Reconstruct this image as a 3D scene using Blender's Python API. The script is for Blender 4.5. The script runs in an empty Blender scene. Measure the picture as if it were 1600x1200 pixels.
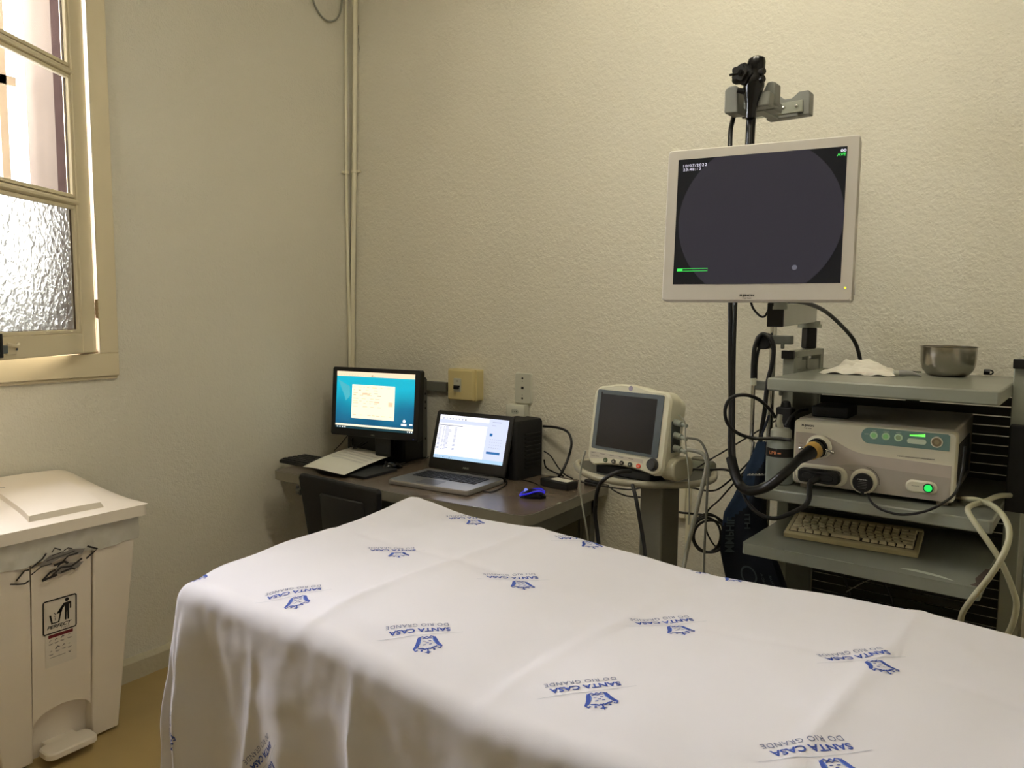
import bpy, bmesh, math, random
from mathutils import Vector, Matrix, Euler
random.seed(7)
S = bpy.context.scene
COL = S.collection
R = math.radians
PI = math.pi

# ------------------------------------------------------------------ camera
F_PX = 1200.0
XW = Vector((0.82986273, 0.05850442, -0.55489195))   # world x,y,z axes in camera space (right, down, forward)
YW = Vector((0.55791338, -0.0731416, 0.8266698))
ZW = Vector((0.00777816, -0.99560411, -0.09333789))
CAM = Vector((0.0, 0.0, 1.5))
cam_data = bpy.data.cameras.new('camera')
cam_data.sensor_width = 36.0
cam_data.lens = 36.0 * F_PX / 1600.0
cam_data.clip_start = 0.02
cam = bpy.data.objects.new('camera', cam_data)
COL.objects.link(cam)
cam.matrix_world = Matrix(((XW.x, -XW.y, -XW.z, CAM.x), (YW.x, -YW.y, -YW.z, CAM.y),
                           (ZW.x, -ZW.y, -ZW.z, CAM.z), (0, 0, 0, 1)))
S.camera = cam

# ------------------------------------------------------------------ world, lights, exposure
w = bpy.data.worlds.new('world'); S.world = w; w.use_nodes = True
wn = w.node_tree.nodes; wn.clear()
bg = wn.new('ShaderNodeBackground'); bg.inputs[0].default_value = (0.93, 0.96, 1.0, 1); bg.inputs[1].default_value = 1.6
wo = wn.new('ShaderNodeOutputWorld'); w.node_tree.links.new(bg.outputs[0], wo.inputs[0])
S.view_settings.view_transform = 'Standard'
S.view_settings.look = 'None'
S.view_settings.gamma = 1.0
S.view_settings.use_curve_mapping = False
S.view_settings.exposure = 0.22

def area(name, loc, rot, sx, sy, power, color):
    l = bpy.data.lights.new(name, 'AREA'); l.shape = 'RECTANGLE'; l.size = sx; l.size_y = sy
    l.energy = power; l.color = color
    o = bpy.data.objects.new(name, l); COL.objects.link(o); o.location = loc; o.rotation_euler = rot
    return o
# daylight of the yard outside the window in the left wall: open sky opposite, and steeper sky close above
area('daylight', (-5.0, 1.55, 2.9), (0, R(-80), 0), 2.6, 2.2, 430, (0.92, 0.91, 1.0))
area('daylight_steep', (-3.85, 0.95, 2.75), (0, R(-62), 0), 1.3, 1.25, 120, (0.94, 0.92, 1.0))
TUBE_GLOW = 78.0        # the two fluorescent tubes of the ceiling fixture light the room

# room
XL, XR, YB, YF, ZC = -2.96, 1.7, 2.89, -2.3, 3.3

def ray(px, py):
    d = Vector((px - 800.0, py - 600.0, F_PX))
    return Vector((XW.dot(d), YW.dot(d), ZW.dot(d))).normalized()
def at(px, py, x=None, y=None, z=None, cy=None):
    "a place in the room seen at a point of the photograph, at a known x, y, z or cart depth"
    d = ray(px, py)
    if x is not None: t = (x - CAM.x) / d.x
    elif y is not None: t = (y - CAM.y) / d.y
    elif z is not None: t = (z - CAM.z) / d.z
    else:
        n = CE2; t = (CO + CE2 * cy - CAM).dot(n) / d.dot(n)
    return CAM + d * t
CO = Vector((-0.640, 2.222, 0)); CTH = R(-4)
CE1 = Vector((math.cos(CTH), math.sin(CTH), 0)); CE2 = Vector((-math.sin(CTH), math.cos(CTH), 0))
def cart(x, y, z): return CO + CE1 * x + CE2 * y + Vector((0, 0, z))

# ------------------------------------------------------------------ materials
MATS = {}
def srgb(c):
    return tuple((v / 12.92 if v <= 0.04045 else ((v + 0.055) / 1.055) ** 2.4) for v in c)
def mat(name, c, rough=0.5, metal=0.0, noise=0.06, nscale=30.0, bump=0.0, bscale=60.0, trans=0.0, ior=1.45,
        emit=None, estr=0.0, coat=0.0, alpha=1.0, spec=0.5, sheen=0.0, dist=0.002, detail=3.0, sub=0.0):
    if name in MATS: return MATS[name]
    m = bpy.data.materials.new(name); m.use_nodes = True; nt = m.node_tree; N = nt.nodes; L = nt.links
    b = N['Principled BSDF']; c = srgb(c)
    b.inputs['Roughness'].default_value = rough; b.inputs['Metallic'].default_value = metal
    b.inputs['IOR'].default_value = ior; b.inputs['Transmission Weight'].default_value = trans
    b.inputs['Coat Weight'].default_value = coat; b.inputs['Alpha'].default_value = alpha
    b.inputs['Specular IOR Level'].default_value = spec; b.inputs['Sheen Weight'].default_value = sheen
    tc = N.new('ShaderNodeTexCoord')
    nz = N.new('ShaderNodeTexNoise'); nz.inputs['Scale'].default_value = nscale; nz.inputs['Detail'].default_value = detail
    L.new(tc.outputs['Object'], nz.inputs['Vector'])
    mx = N.new('ShaderNodeMix'); mx.data_type = 'RGBA'
    mx.inputs[6].default_value = tuple(max(0, v * (1 - noise)) for v in c) + (1,)
    mx.inputs[7].default_value = tuple(min(1, v * (1 + noise)) for v in c) + (1,)
    L.new(nz.outputs['Fac'], mx.inputs[0]); L.new(mx.outputs[2], b.inputs['Base Color'])
    if bump > 0:
        n2 = N.new('ShaderNodeTexNoise'); n2.inputs['Scale'].default_value = bscale; n2.inputs['Detail'].default_value = detail
        L.new(tc.outputs['Object'], n2.inputs['Vector'])
        bp = N.new('ShaderNodeBump'); bp.inputs['Strength'].default_value = bump; bp.inputs['Distance'].default_value = dist
        L.new(n2.outputs['Fac'], bp.inputs['Height']); L.new(bp.outputs[0], b.inputs['Normal'])
    if emit:
        b.inputs['Emission Color'].default_value = srgb(emit) + (1,); b.inputs['Emission Strength'].default_value = estr
    MATS[name] = m
    return m
def emis(name, c, s=1.0):
    if name in MATS: return MATS[name]
    m = bpy.data.materials.new(name); m.use_nodes = True; nt = m.node_tree; b = nt.nodes['Principled BSDF']
    b.inputs['Base Color'].default_value = (0.01, 0.01, 0.01, 1); b.inputs['Roughness'].default_value = 0.4
    b.inputs['Emission Color'].default_value = srgb(c) + (1,); b.inputs['Emission Strength'].default_value = s
    MATS[name] = m
    return m

def plaster(name, c, scale=95.0, strength=0.55):
    m = mat(name, c, rough=0.62, noise=0.05, nscale=2.2, spec=0.35)
    nt = m.node_tree; N = nt.nodes; L = nt.links; b = N['Principled BSDF']
    tc = [n for n in N if n.type == 'TEX_COORD'][0]
    a = N.new('ShaderNodeTexNoise'); a.inputs['Scale'].default_value = scale; a.inputs['Detail'].default_value = 2.0
    v = N.new('ShaderNodeTexVoronoi'); v.inputs['Scale'].default_value = scale * 0.42; v.feature = 'SMOOTH_F1'
    w2 = N.new('ShaderNodeTexNoise'); w2.inputs['Scale'].default_value = 4.0; w2.inputs['Detail'].default_value = 3.0
    for n in (a, v, w2): L.new(tc.outputs['Object'], n.inputs['Vector'])
    s1 = N.new('ShaderNodeMath'); s1.operation = 'MULTIPLY_ADD'; s1.inputs[1].default_value = -0.8
    L.new(v.outputs['Distance'], s1.inputs[0]); L.new(a.outputs['Fac'], s1.inputs[2])
    s2 = N.new('ShaderNodeMath'); s2.operation = 'MULTIPLY_ADD'; s2.inputs[1].default_value = 1.6
    L.new(w2.outputs['Fac'], s2.inputs[0]); L.new(s1.outputs[0], s2.inputs[2])
    bp = N.new('ShaderNodeBump'); bp.inputs['Strength'].default_value = strength; bp.inputs['Distance'].default_value = 0.004
    L.new(s2.outputs[0], bp.inputs['Height']); L.new(bp.outputs[0], b.inputs['Normal'])
    return m

M_WALL = plaster('cream_plaster', (0.87, 0.852, 0.785), 150, 0.7)
M_CEIL = plaster('ceiling_paint', (0.9, 0.89, 0.83), 60, 0.2)
M_FLOOR = mat('ochre_floor', (0.66, 0.57, 0.37), rough=0.42, noise=0.16, nscale=3.5, detail=6, bump=0.1, bscale=20)
M_SKIRT = plaster('skirting_paint', (0.74, 0.71, 0.61), 40, 0.6)
M_FRAME = mat('window_cream_paint', (0.86, 0.81, 0.68), rough=0.42, noise=0.05, nscale=6, bump=0.15, bscale=25)
M_PUTTY = mat('glazing_putty', (0.35, 0.30, 0.24), rough=0.8, noise=0.3, nscale=90)
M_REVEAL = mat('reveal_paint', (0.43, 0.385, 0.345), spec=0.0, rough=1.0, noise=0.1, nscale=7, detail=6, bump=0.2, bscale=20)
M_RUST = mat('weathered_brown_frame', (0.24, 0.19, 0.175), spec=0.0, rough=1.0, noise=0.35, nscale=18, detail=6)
M_BRASS = mat('painted_hinge', (0.68, 0.58, 0.44), rough=0.5, noise=0.25, nscale=80)
M_WHITEP = mat('bin_white_plastic', (0.90, 0.86, 0.79), rough=0.42, noise=0.03, nscale=8)
M_BLACK = mat('black_plastic', (0.035, 0.035, 0.04), rough=0.42, noise=0.2, nscale=40)
M_BLACKG = mat('black_gloss', (0.02, 0.02, 0.024), rough=0.18, noise=0.1, nscale=40)
M_BLACKM = mat('black_matte', (0.05, 0.05, 0.055), rough=0.7, noise=0.2, nscale=60)
M_CABLE = mat('black_rubber', (0.06, 0.06, 0.065), rough=0.38, noise=0.2, nscale=30)
M_DESK = mat('desk_brown_laminate', (0.40, 0.35, 0.30), rough=0.26, noise=0.10, nscale=14, detail=5)
M_DESKE = mat('desk_edge_band', (0.50, 0.48, 0.42), rough=0.4, noise=0.06, nscale=20)
M_DESKL = mat('desk_grey_steel', (0.36, 0.36, 0.32), rough=0.5, noise=0.06, nscale=20)
M_CART = mat('cart_grey_enamel', (0.54, 0.55, 0.50), rough=0.27, noise=0.05, nscale=9, detail=5)
M_CARTD = mat('cart_dark_panel', (0.17, 0.18, 0.16), rough=0.5, noise=0.1, nscale=9)
M_SCUFF = mat('scuffed_enamel', (0.66, 0.68, 0.60), rough=0.5, noise=0.1, nscale=60)
M_WORN = mat('worn_edge', (0.27, 0.22, 0.18), rough=0.8, noise=0.35, nscale=70)
M_CREAM = mat('device_cream_plastic', (0.85, 0.83, 0.74), rough=0.38, noise=0.02, nscale=9)
M_CREAM2 = mat('device_warm_grey', (0.72, 0.69, 0.63), rough=0.42, noise=0.02, nscale=9)
M_GREYL = mat('light_grey_plastic', (0.72, 0.73, 0.68), rough=0.4, noise=0.03, nscale=9)
M_MONF = mat('silver_white_bezel', (0.80, 0.78, 0.74), rough=0.36, noise=0.02, nscale=9)
M_CHROME = mat('chrome', (0.8, 0.8, 0.78), rough=0.14, metal=1.0, noise=0.03, nscale=20)
M_STEEL = mat('brushed_steel', (0.66, 0.64, 0.60), rough=0.24, metal=1.0, noise=0.06, nscale=120)
M_SILVER = mat('laptop_silver', (0.60, 0.59, 0.58), rough=0.33, metal=0.6, noise=0.03, nscale=60)
M_PAPER = mat('paper', (0.88, 0.87, 0.82), rough=0.8, noise=0.03, nscale=12)
M_PRINT = mat('pale_print', (0.82, 0.81, 0.775), rough=0.8, noise=0.05, nscale=50)
M_INK = mat('black_ink', (0.06, 0.055, 0.05), rough=0.6, noise=0.1, nscale=50)
M_GREYINK = mat('grey_ink', (0.42, 0.41, 0.40), rough=0.6, noise=0.2, nscale=90)
M_REDINK = mat('dark_red_ink', (0.42, 0.10, 0.14), rough=0.6, noise=0.08, nscale=50)
M_WHITEINK = mat('white_ink', (0.86, 0.86, 0.84), rough=0.6, noise=0.08, nscale=50)
M_TEAL = mat('teal_panel', (0.43, 0.55, 0.52), rough=0.4, noise=0.03, nscale=20)
M_BTN = mat('pale_green_button', (0.68, 0.82, 0.66), rough=0.4, noise=0.03, nscale=20, emit=(0.55, 0.85, 0.5), estr=0.05)
M_YEL = mat('amber_ring', (0.78, 0.62, 0.30), rough=0.45, noise=0.12, nscale=60)
M_HOSE = mat('silicone_hose', (0.74, 0.73, 0.61), rough=0.3, noise=0.05, nscale=20, trans=0.15)
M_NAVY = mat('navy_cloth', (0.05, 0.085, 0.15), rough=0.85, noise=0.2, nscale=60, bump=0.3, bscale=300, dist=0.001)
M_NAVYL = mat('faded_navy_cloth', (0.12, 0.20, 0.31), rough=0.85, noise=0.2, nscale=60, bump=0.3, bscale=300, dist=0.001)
M_NAVYT = mat('grey_blue_ink', (0.25, 0.30, 0.33), rough=0.7, noise=0.2, nscale=60)
M_KEYC = mat('cream_keycap', (0.82, 0.77, 0.62), rough=0.5, noise=0.05, nscale=40)
M_KEYB = mat('cream_keyboard_case', (0.72, 0.67, 0.50), rough=0.5, noise=0.05, nscale=30)
M_KEYD = mat('dark_keycap', (0.045, 0.045, 0.05), rough=0.5, noise=0.1, nscale=40)
M_BOXC = mat('aged_cream_plastic', (0.80, 0.74, 0.53), rough=0.45, noise=0.04, nscale=12)
M_SOCK = mat('socket_white', (0.78, 0.78, 0.72), rough=0.4, noise=0.03, nscale=12)
M_PIPE = mat('painted_pipe', (0.90, 0.875, 0.77), rough=0.4, noise=0.04, nscale=8)
M_GREYC = mat('grey_cable', (0.60, 0.60, 0.55), rough=0.45, noise=0.08, nscale=40)
M_BLUEI = mat('royal_blue_print', (0.20, 0.29, 0.60), rough=0.85, noise=0.15, nscale=150)
M_BLUEL = mat('light_blue_print', (0.38, 0.50, 0.76), rough=0.85, noise=0.15, nscale=150)
M_GREYB = mat('slate_blue_print', (0.40, 0.43, 0.55), rough=0.85, noise=0.15, nscale=150)
M_HAIR = mat('pale_grey_print', (0.70, 0.71, 0.75), rough=0.85, noise=0.1, nscale=150)
M_VINYL = mat('bed_vinyl', (0.12, 0.18, 0.22), rough=0.5, noise=0.06, nscale=20)
M_SHEET = mat('white_cotton', (0.84, 0.83, 0.85), rough=0.9, noise=0.03, nscale=6, bump=0.25, bscale=900, dist=0.0006, sheen=0.1)
M_DGREY = mat('dark_grey_screen', (0.09, 0.09, 0.10), rough=0.22, noise=0.05, nscale=20)
M_BEZG = mat('blue_grey_bezel', (0.30, 0.33, 0.34), rough=0.45, noise=0.04, nscale=20)
M_GLASS = mat('clear_glass', (0.96, 0.98, 0.97), rough=0.0, trans=1.0, noise=0.0, ior=1.05)
def rippled_glass():
    m = mat('rippled_glass', (0.53, 0.53, 0.49), rough=0.30, trans=1.0, noise=0.0, ior=1.3)
    nt = m.node_tree; N = nt.nodes; L = nt.links; b = N['Principled BSDF']
    tc = [n for n in N if n.type == 'TEX_COORD'][0]
    v = N.new('ShaderNodeTexVoronoi'); v.feature = 'SMOOTH_F1'; v.inputs['Scale'].default_value = 42
    n = N.new('ShaderNodeTexNoise'); n.inputs['Scale'].default_value = 30
    mx = N.new('ShaderNodeVectorMath'); mx.operation = 'MULTIPLY_ADD'; mx.inputs[1].default_value = (0.04, 0.04, 0.04)
    L.new(tc.outputs['Object'], n.inputs['Vector']); L.new(n.outputs['Color'], mx.inputs[0]); L.new(tc.outputs['Object'], mx.inputs[2])
    L.new(mx.outputs[0], v.inputs['Vector'])
    bp = N.new('ShaderNodeBump'); bp.inputs['Strength'].default_value = 1.0; bp.inputs['Distance'].default_value = 0.012
    L.new(v.outputs['Distance'], bp.inputs['Height']); L.new(bp.outputs[0], b.inputs['Normal'])
    return m
M_RGLASS = rippled_glass()
M_FILM = mat('thin_plastic_film', (0.80, 0.79, 0.74), rough=0.25, noise=0.05, nscale=20, bump=0.6, bscale=14, dist=0.006)
M_BOTTLE = mat('translucent_bottle', (0.70, 0.74, 0.72), rough=0.25, trans=0.35, noise=0.04, nscale=20)

# ------------------------------------------------------------------ geometry helpers
def frame(o, u, v, n):
    "matrix whose local x,y,z run along u,v,n from o"
    u, v, n = Vector(u), Vector(v), Vector(n)
    return Matrix(((u.x, v.x, n.x, o[0]), (u.y, v.y, n.y, o[1]), (u.z, v.z, n.z, o[2]), (0, 0, 0, 1)))
def front(x, y, z, tilt=0.0):
    "plane facing -y: u right, v up, n towards the viewer; tilt leans its top backwards"
    return frame((x, y, z), (1, 0, 0), (0, math.sin(tilt), math.cos(tilt)), (0, -math.cos(tilt), math.sin(tilt)))
def top(x, y, z): return Matrix.Translation((x, y, z))
_txt = {}
def text2d(s, bold=0.0, shear=0.0, spacing=1.0):
    k = (s, bold, shear, spacing)
    if k not in _txt:
        c = bpy.data.curves.new('t', 'FONT'); c.body = s; c.size = 1.0; c.offset = bold; c.shear = shear
        c.space_character = spacing; c.resolution_u = 3; c.align_x = 'CENTER'; c.align_y = 'CENTER'
        o = bpy.data.objects.new('t', c); COL.objects.link(o)
        bpy.context.view_layer.update()
        me = o.to_mesh()
        vs = [(v.co.x, v.co.y) for v in me.vertices]; fs = [tuple(p.vertices) for p in me.polygons]
        o.to_mesh_clear(); bpy.data.objects.remove(o); bpy.data.curves.remove(c)
        if vs:
            x0, x1 = min(v[0] for v in vs), max(v[0] for v in vs); y0, y1 = min(v[1] for v in vs), max(v[1] for v in vs)
            vs = [(v[0] - (x0 + x1) / 2, v[1] - (y0 + y1) / 2) for v in vs]
            _txt[k] = (vs, fs, x1 - x0, y1 - y0)
        else: _txt[k] = ([], [], 1, 1)
    return _txt[k]
def rrect(w, h, r, n=5):
    r = min(r, w / 2 - 1e-5, h / 2 - 1e-5); P = []
    for cx, cy, a0 in ((w / 2 - r, h / 2 - r, 0), (-w / 2 + r, h / 2 - r, 90), (-w / 2 + r, -h / 2 + r, 180), (w / 2 - r, -h / 2 + r, 270)):
        for i in range(n + 1):
            a = R(a0 + 90 * i / n); P.append((cx + r * math.cos(a), cy + r * math.sin(a)))
    return P
def circ(r, n=24, cx=0, cy=0, ry=None):
    ry = ry or r
    return [(cx + r * math.cos(2 * PI * i / n), cy + ry * math.sin(2 * PI * i / n)) for i in range(n)]
def spline(P, n=8):
    P = [Vector(p) for p in P]
    if len(P) < 3: return P
    Q = [P[0] * 2 - P[1]] + P + [P[-1] * 2 - P[-2]]; out = []
    for i in range(1, len(Q) - 2):
        a, b, c, d = Q[i - 1], Q[i], Q[i + 1], Q[i + 2]
        for k in range(n):
            t = k / n
            out.append(0.5 * ((2 * b) + (c - a) * t + (2 * a - 5 * b + 4 * c - d) * t * t + (3 * b - a - 3 * c + d) * t ** 3))
    out.append(P[-1]); return out

class G:
    def __init__(s, T=None):
        s.v = []; s.f = []; s.m = []; s.T = T or Matrix.Identity(4)
    def add(s, vs, fs, mi=0, T=None):
        T = s.T @ T if T is not None else s.T
        o = len(s.v); s.v += [tuple(T @ Vector((p[0], p[1], p[2] if len(p) > 2 else 0))) for p in vs]
        s.f += [tuple(i + o for i in f) for f in fs]; s.m += [mi] * len(fs); return s
    def box(s, c, d, mi=0, T=None):
        x, y, z = c; a, b, e = d[0] / 2, d[1] / 2, d[2] / 2
        vs = [(x + i * a, y + j * b, z + k * e) for k in (-1, 1) for j in (-1, 1) for i in (-1, 1)]
        return s.add(vs, [(0, 2, 3, 1), (4, 5, 7, 6), (0, 1, 5, 4), (2, 6, 7, 3), (0, 4, 6, 2), (1, 3, 7, 5)], mi, T)
    def prism(s, P, z0, z1, mi=0, T=None, inset=0.0, iz=0.0):
        "2-d outline extruded from z0 to z1, optional chamfered top"
        n = len(P); vs = [(p[0], p[1], z0) for p in P]
        if inset:
            cx = sum(p[0] for p in P) / n; cy = sum(p[1] for p in P) / n
            xs = [p[0] for p in P]; ys = [p[1] for p in P]
            sx = 1 - 2 * inset / (max(xs) - min(xs)); sy = 1 - 2 * inset / (max(ys) - min(ys))
            vs += [(p[0], p[1], z1 - iz) for p in P]
            vs += [(cx + (p[0] - cx) * sx, cy + (p[1] - cy) * sy, z1) for p in P]; L = 3
        else:
            vs += [(p[0], p[1], z1) for p in P]; L = 2
        fs = [tuple(range(n - 1, -1, -1)), tuple(range((L - 1) * n, L * n))]
        for l in range(L - 1):
            for i in range(n):
                j = (i + 1) % n; fs.append((l * n + i, l * n + j, (l + 1) * n + j, (l + 1) * n + i))
        return s.add(vs, fs, mi, T)
    def poly(s, P, z=0, mi=0, T=None):
        return s.add([(p[0], p[1], z) for p in P], [tuple(range(len(P)))], mi, T)
    def cyl(s, p0, p1, r0, r1=None, n=20, mi=0, T=None, caps=True):
        return s.tube([p0, p1], [r0, r0 if r1 is None else r1], n, mi, T, caps, raw=True)
    def tube(s, P, r, n=10, mi=0, T=None, caps=True, raw=False, sub=8):
        pts = [Vector(p) for p in P] if raw else spline(P, sub)
        m = len(pts)
        if isinstance(r, (int, float)): rr = [r] * m
        else: rr = [r[0] + (r[-1] - r[0]) * i / (m - 1) for i in range(m)] if len(r) != m else list(r)
        t = (pts[1] - pts[0]).normalized(); a = Vector((0, 0, 1)) if abs(t.z) < 0.9 else Vector((1, 0, 0))
        u = t.cross(a).normalized(); vs = []
        for i, p in enumerate(pts):
            if i: t = (pts[min(i + 1, m - 1)] - pts[i - 1]).normalized()
            u = (u - t * u.dot(t)).normalized(); w_ = t.cross(u)
            for k in range(n):
                q = 2 * PI * k / n; vs.append(tuple(p + (u * math.cos(q) + w_ * math.sin(q)) * rr[i]))
        fs = [(i * n + k, i * n + (k + 1) % n, (i + 1) * n + (k + 1) % n, (i + 1) * n + k) for i in range(m - 1) for k in range(n)]
        if caps: fs += [tuple(range(n - 1, -1, -1)), tuple(range((m - 1) * n, m * n))]
        return s.add(vs, fs, mi, T)
    def lathe(s, prof, n=32, mi=0, T=None, cap=True):
        "profile of (radius, z) about the local z axis"
        vs = []
        for r, z in prof:
            for k in range(n): q = 2 * PI * k / n; vs.append((r * math.cos(q), r * math.sin(q), z))
        m = len(prof); fs = [(i * n + k, i * n + (k + 1) % n, (i + 1) * n + (k + 1) % n, (i + 1) * n + k) for i in range(m - 1) for k in range(n)]
        if cap: fs += [tuple(range(n - 1, -1, -1)), tuple(range((m - 1) * n, m * n))]
        return s.add(vs, fs, mi, T)
    def text(s, st, x, y, w=None, h=None, z=0.0, mi=0, T=None, bold=0.0, shear=0.0, rot=0.0, spacing=1.0):
        vs, fs, W, H = text2d(st, bold, shear, spacing)
        sx = (w / W) if w else h / H; sy = (h / H) if h else sx
        c, d = math.cos(rot), math.sin(rot)
        return s.add([(x + (a * sx) * c - (b * sy) * d, y + (a * sx) * d + (b * sy) * c, z) for a, b in vs], fs, mi, T)
    def stroke(s, P, wd, z=0.0, mi=0, T=None):
        P = [Vector((p[0], p[1])) for p in P]; vs = []; n = len(P)
        ww = [wd] * n if isinstance(wd, (int, float)) else wd
        for i, p in enumerate(P):
            t = (P[min(i + 1, n - 1)] - P[max(i - 1, 0)]).normalized(); q = Vector((-t.y, t.x)) * ww[i] / 2
            vs += [(p.x + q.x, p.y + q.y, z), (p.x - q.x, p.y - q.y, z)]
        return s.add(vs, [(2 * i, 2 * i + 1, 2 * i + 3, 2 * i + 2) for i in range(n - 1)], mi, T)
    def slab(s, P, th, **k): return s.prism(P, 0, th, **k)

def obj(name, g, mats, parent=None, bevel=0.0, seg=2, smooth=40, weld=False):
    me = bpy.data.meshes.new(name); me.from_pydata(g.v, [], g.f); 
    if not isinstance(mats, (list, tuple)): mats = [mats]
    for m in mats: me.materials.append(m)
    for p, i in zip(me.polygons, g.m): p.material_index = i
    bm = bmesh.new(); bm.from_mesh(me)
    if weld: bmesh.ops.remove_doubles(bm, verts=bm.verts, dist=1e-5)
    bmesh.ops.recalc_face_normals(bm, faces=bm.faces) if not getattr(g, 'keep', False) else None
    bm.to_mesh(me); bm.free()
    for p in me.polygons: p.use_smooth = True
    me.set_sharp_from_angle(angle=R(smooth))
    o = bpy.data.objects.new(name, me); COL.objects.link(o)
    if parent: o.parent = parent
    if bevel:
        b = o.modifiers.new('bevel', 'BEVEL'); b.width = bevel; b.segments = seg; b.limit_method = 'ANGLE'; b.angle_limit = R(50)
        b.harden_normals = False
    return o
def thing(name, label, cat, loc=(0, 0, 0), rotz=0.0, group=None):
    o = bpy.data.objects.new(name, None); COL.objects.link(o); o.location = loc; o.rotation_euler = (0, 0, rotz)
    o.empty_display_size = 0.05
    o['label'] = label; o['category'] = cat
    if group: o['group'] = group
    return o
def tag(o, label, cat, group=None):
    o['label'] = label; o['category'] = cat
    if group: o['group'] = group
    return o
def struct(o): o['kind'] = 'structure'; return o
def copy_of(o, parent, loc, scale=None):
    c = o.copy(); COL.objects.link(c); c.parent = parent; c.location = loc
    if scale: c.scale = scale
    return c
def cable(name, label, P, r, m=None, n=10, cat='cable', sub=8):
    return tag(obj(name, G().tube(P, r, n, sub=sub), m or M_CABLE), label, cat)

# ================================================================== ROOM
T_ = 0.50   # thickness of the outer wall
WY0, WY1, WZ0, WZ1 = 0.31, 1.580, 1.32, 3.0      # window opening in the left wall
g = G()
xo = XL - T_
def wallpiece(y0, y1, z0, z1): g.box(((XL + xo) / 2, (y0 + y1) / 2, (z0 + z1) / 2), (T_, y1 - y0, z1 - z0))
wallpiece(YF, WY0, 0, ZC); wallpiece(WY1, YB + .1, 0, ZC); wallpiece(WY0, WY1, 0, WZ0); wallpiece(WY0, WY1, WZ1, ZC)
struct(obj('wall_left', g, M_WALL))
struct(obj('wall_back', G().box(((XL + XR) / 2, YB + .06, ZC / 2), (XR - XL + .0, .12, ZC)), M_WALL))
struct(obj('wall_right', G().box((XR + .06, (YF + YB) / 2, ZC / 2), (.12, YB - YF, ZC)), M_WALL))
struct(obj('wall_front', G().box(((XL + XR) / 2, YF - .06, ZC / 2), (XR - XL, .12, ZC)), M_WALL))
struct(obj('floor', G().box(((XL + XR) / 2, (YF + YB) / 2, -.05), (XR - XL, YB - YF, .1)), M_FLOOR))
struct(obj('ceiling', G().box(((XL + XR) / 2, (YF + YB) / 2, ZC + .05), (XR - XL, YB - YF, .1)), M_CEIL))
g = G(); vs = []; n = 90
for i in range(n + 1):
    y = YF + (YB - YF) * i / n; j = random.uniform(-.003, .003)
    vs += [(XL + .028 + j, y, 0), (XL + .026 + j, y, .072 + j), (XL + .012, y, .086 + j), (XL, y, .088 + j)]
g.add(vs, [(4 * i + k, 4 * i + k + 1, 4 * i + 5 + k, 4 * i + 4 + k) for i in range(n) for k in range(3)])
struct(obj('baseboard_left', g, M_SKIRT))
struct(obj('baseboard_back', G().box(((XL + XR) / 2, YB - .012, .043), (XR - XL - .06, .024, .086)), M_SKIRT, bevel=.006))

# window: architrave, outer frame, two inward-opening sashes, panes, ironmongery
win = bpy.data.objects.new('window_1', None); COL.objects.link(win); win['kind'] = 'structure'; win.location = (XL, 0, 0)
g = G(); a0, a1 = WY0 - .048, WY1 + .048
g.box((.011, a1 - .036, 2.155), (.022, .072, 1.65)); g.box((.011, a0 + .036, 2.155), (.022, .072, 1.65))
g.box((.011, (a0 + a1) / 2, 3.018), (.022, a1 - a0, .075)); g.box((.011, (a0 + a1) / 2, 1.286), (.022, a1 - a0, .088))
g.box((.006, (a0 + a1) / 2, 1.2355), (.012, a1 - a0 - .004, .012))
obj('architrave', g, M_FRAME, win, bevel=.003)
g = G()                                                 # casing lining the opening, with rebate
g.box((-.055, WY1 - .012, 2.16), (.11, .024, 1.68)); g.box((-.055, WY0 + .012, 2.16), (.11, .024, 1.68))
g.box((-.055, (WY0 + WY1) / 2, 1.332), (.11, WY1 - WY0, .024)); g.box((-.055, (WY0 + WY1) / 2, 2.988), (.11, WY1 - WY0, .024))
obj('casing', g, mat('casing_paint', (0.86, 0.76, 0.68), rough=.5, noise=.04, nscale=8), win, bevel=.003)
g = G()
g.box((-.165, WY1 - .02, 2.16), (.085, .04, 1.68)); g.box((-.165, WY0 + .02, 2.16), (.085, .04, 1.68))
g.box((-.165, (WY0 + WY1) / 2, 2.98), (.085, WY1 - WY0, .04))
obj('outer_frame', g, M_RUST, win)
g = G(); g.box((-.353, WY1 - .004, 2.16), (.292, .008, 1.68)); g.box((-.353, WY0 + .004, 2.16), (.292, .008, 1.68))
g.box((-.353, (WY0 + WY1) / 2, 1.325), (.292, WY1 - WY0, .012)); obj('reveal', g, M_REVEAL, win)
g = G()                                                 # outer bars
for y in (1.47, 1.05, .72): g.box((-.47, y, 2.16), (.02, .03, 1.68))
g.box((-.47, .92, 2.40), (.02, 1.2, .035)); obj('grille', g, mat('grille_paint', (0.84, 0.78, 0.72), rough=.9, spec=0.0), win)
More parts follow.
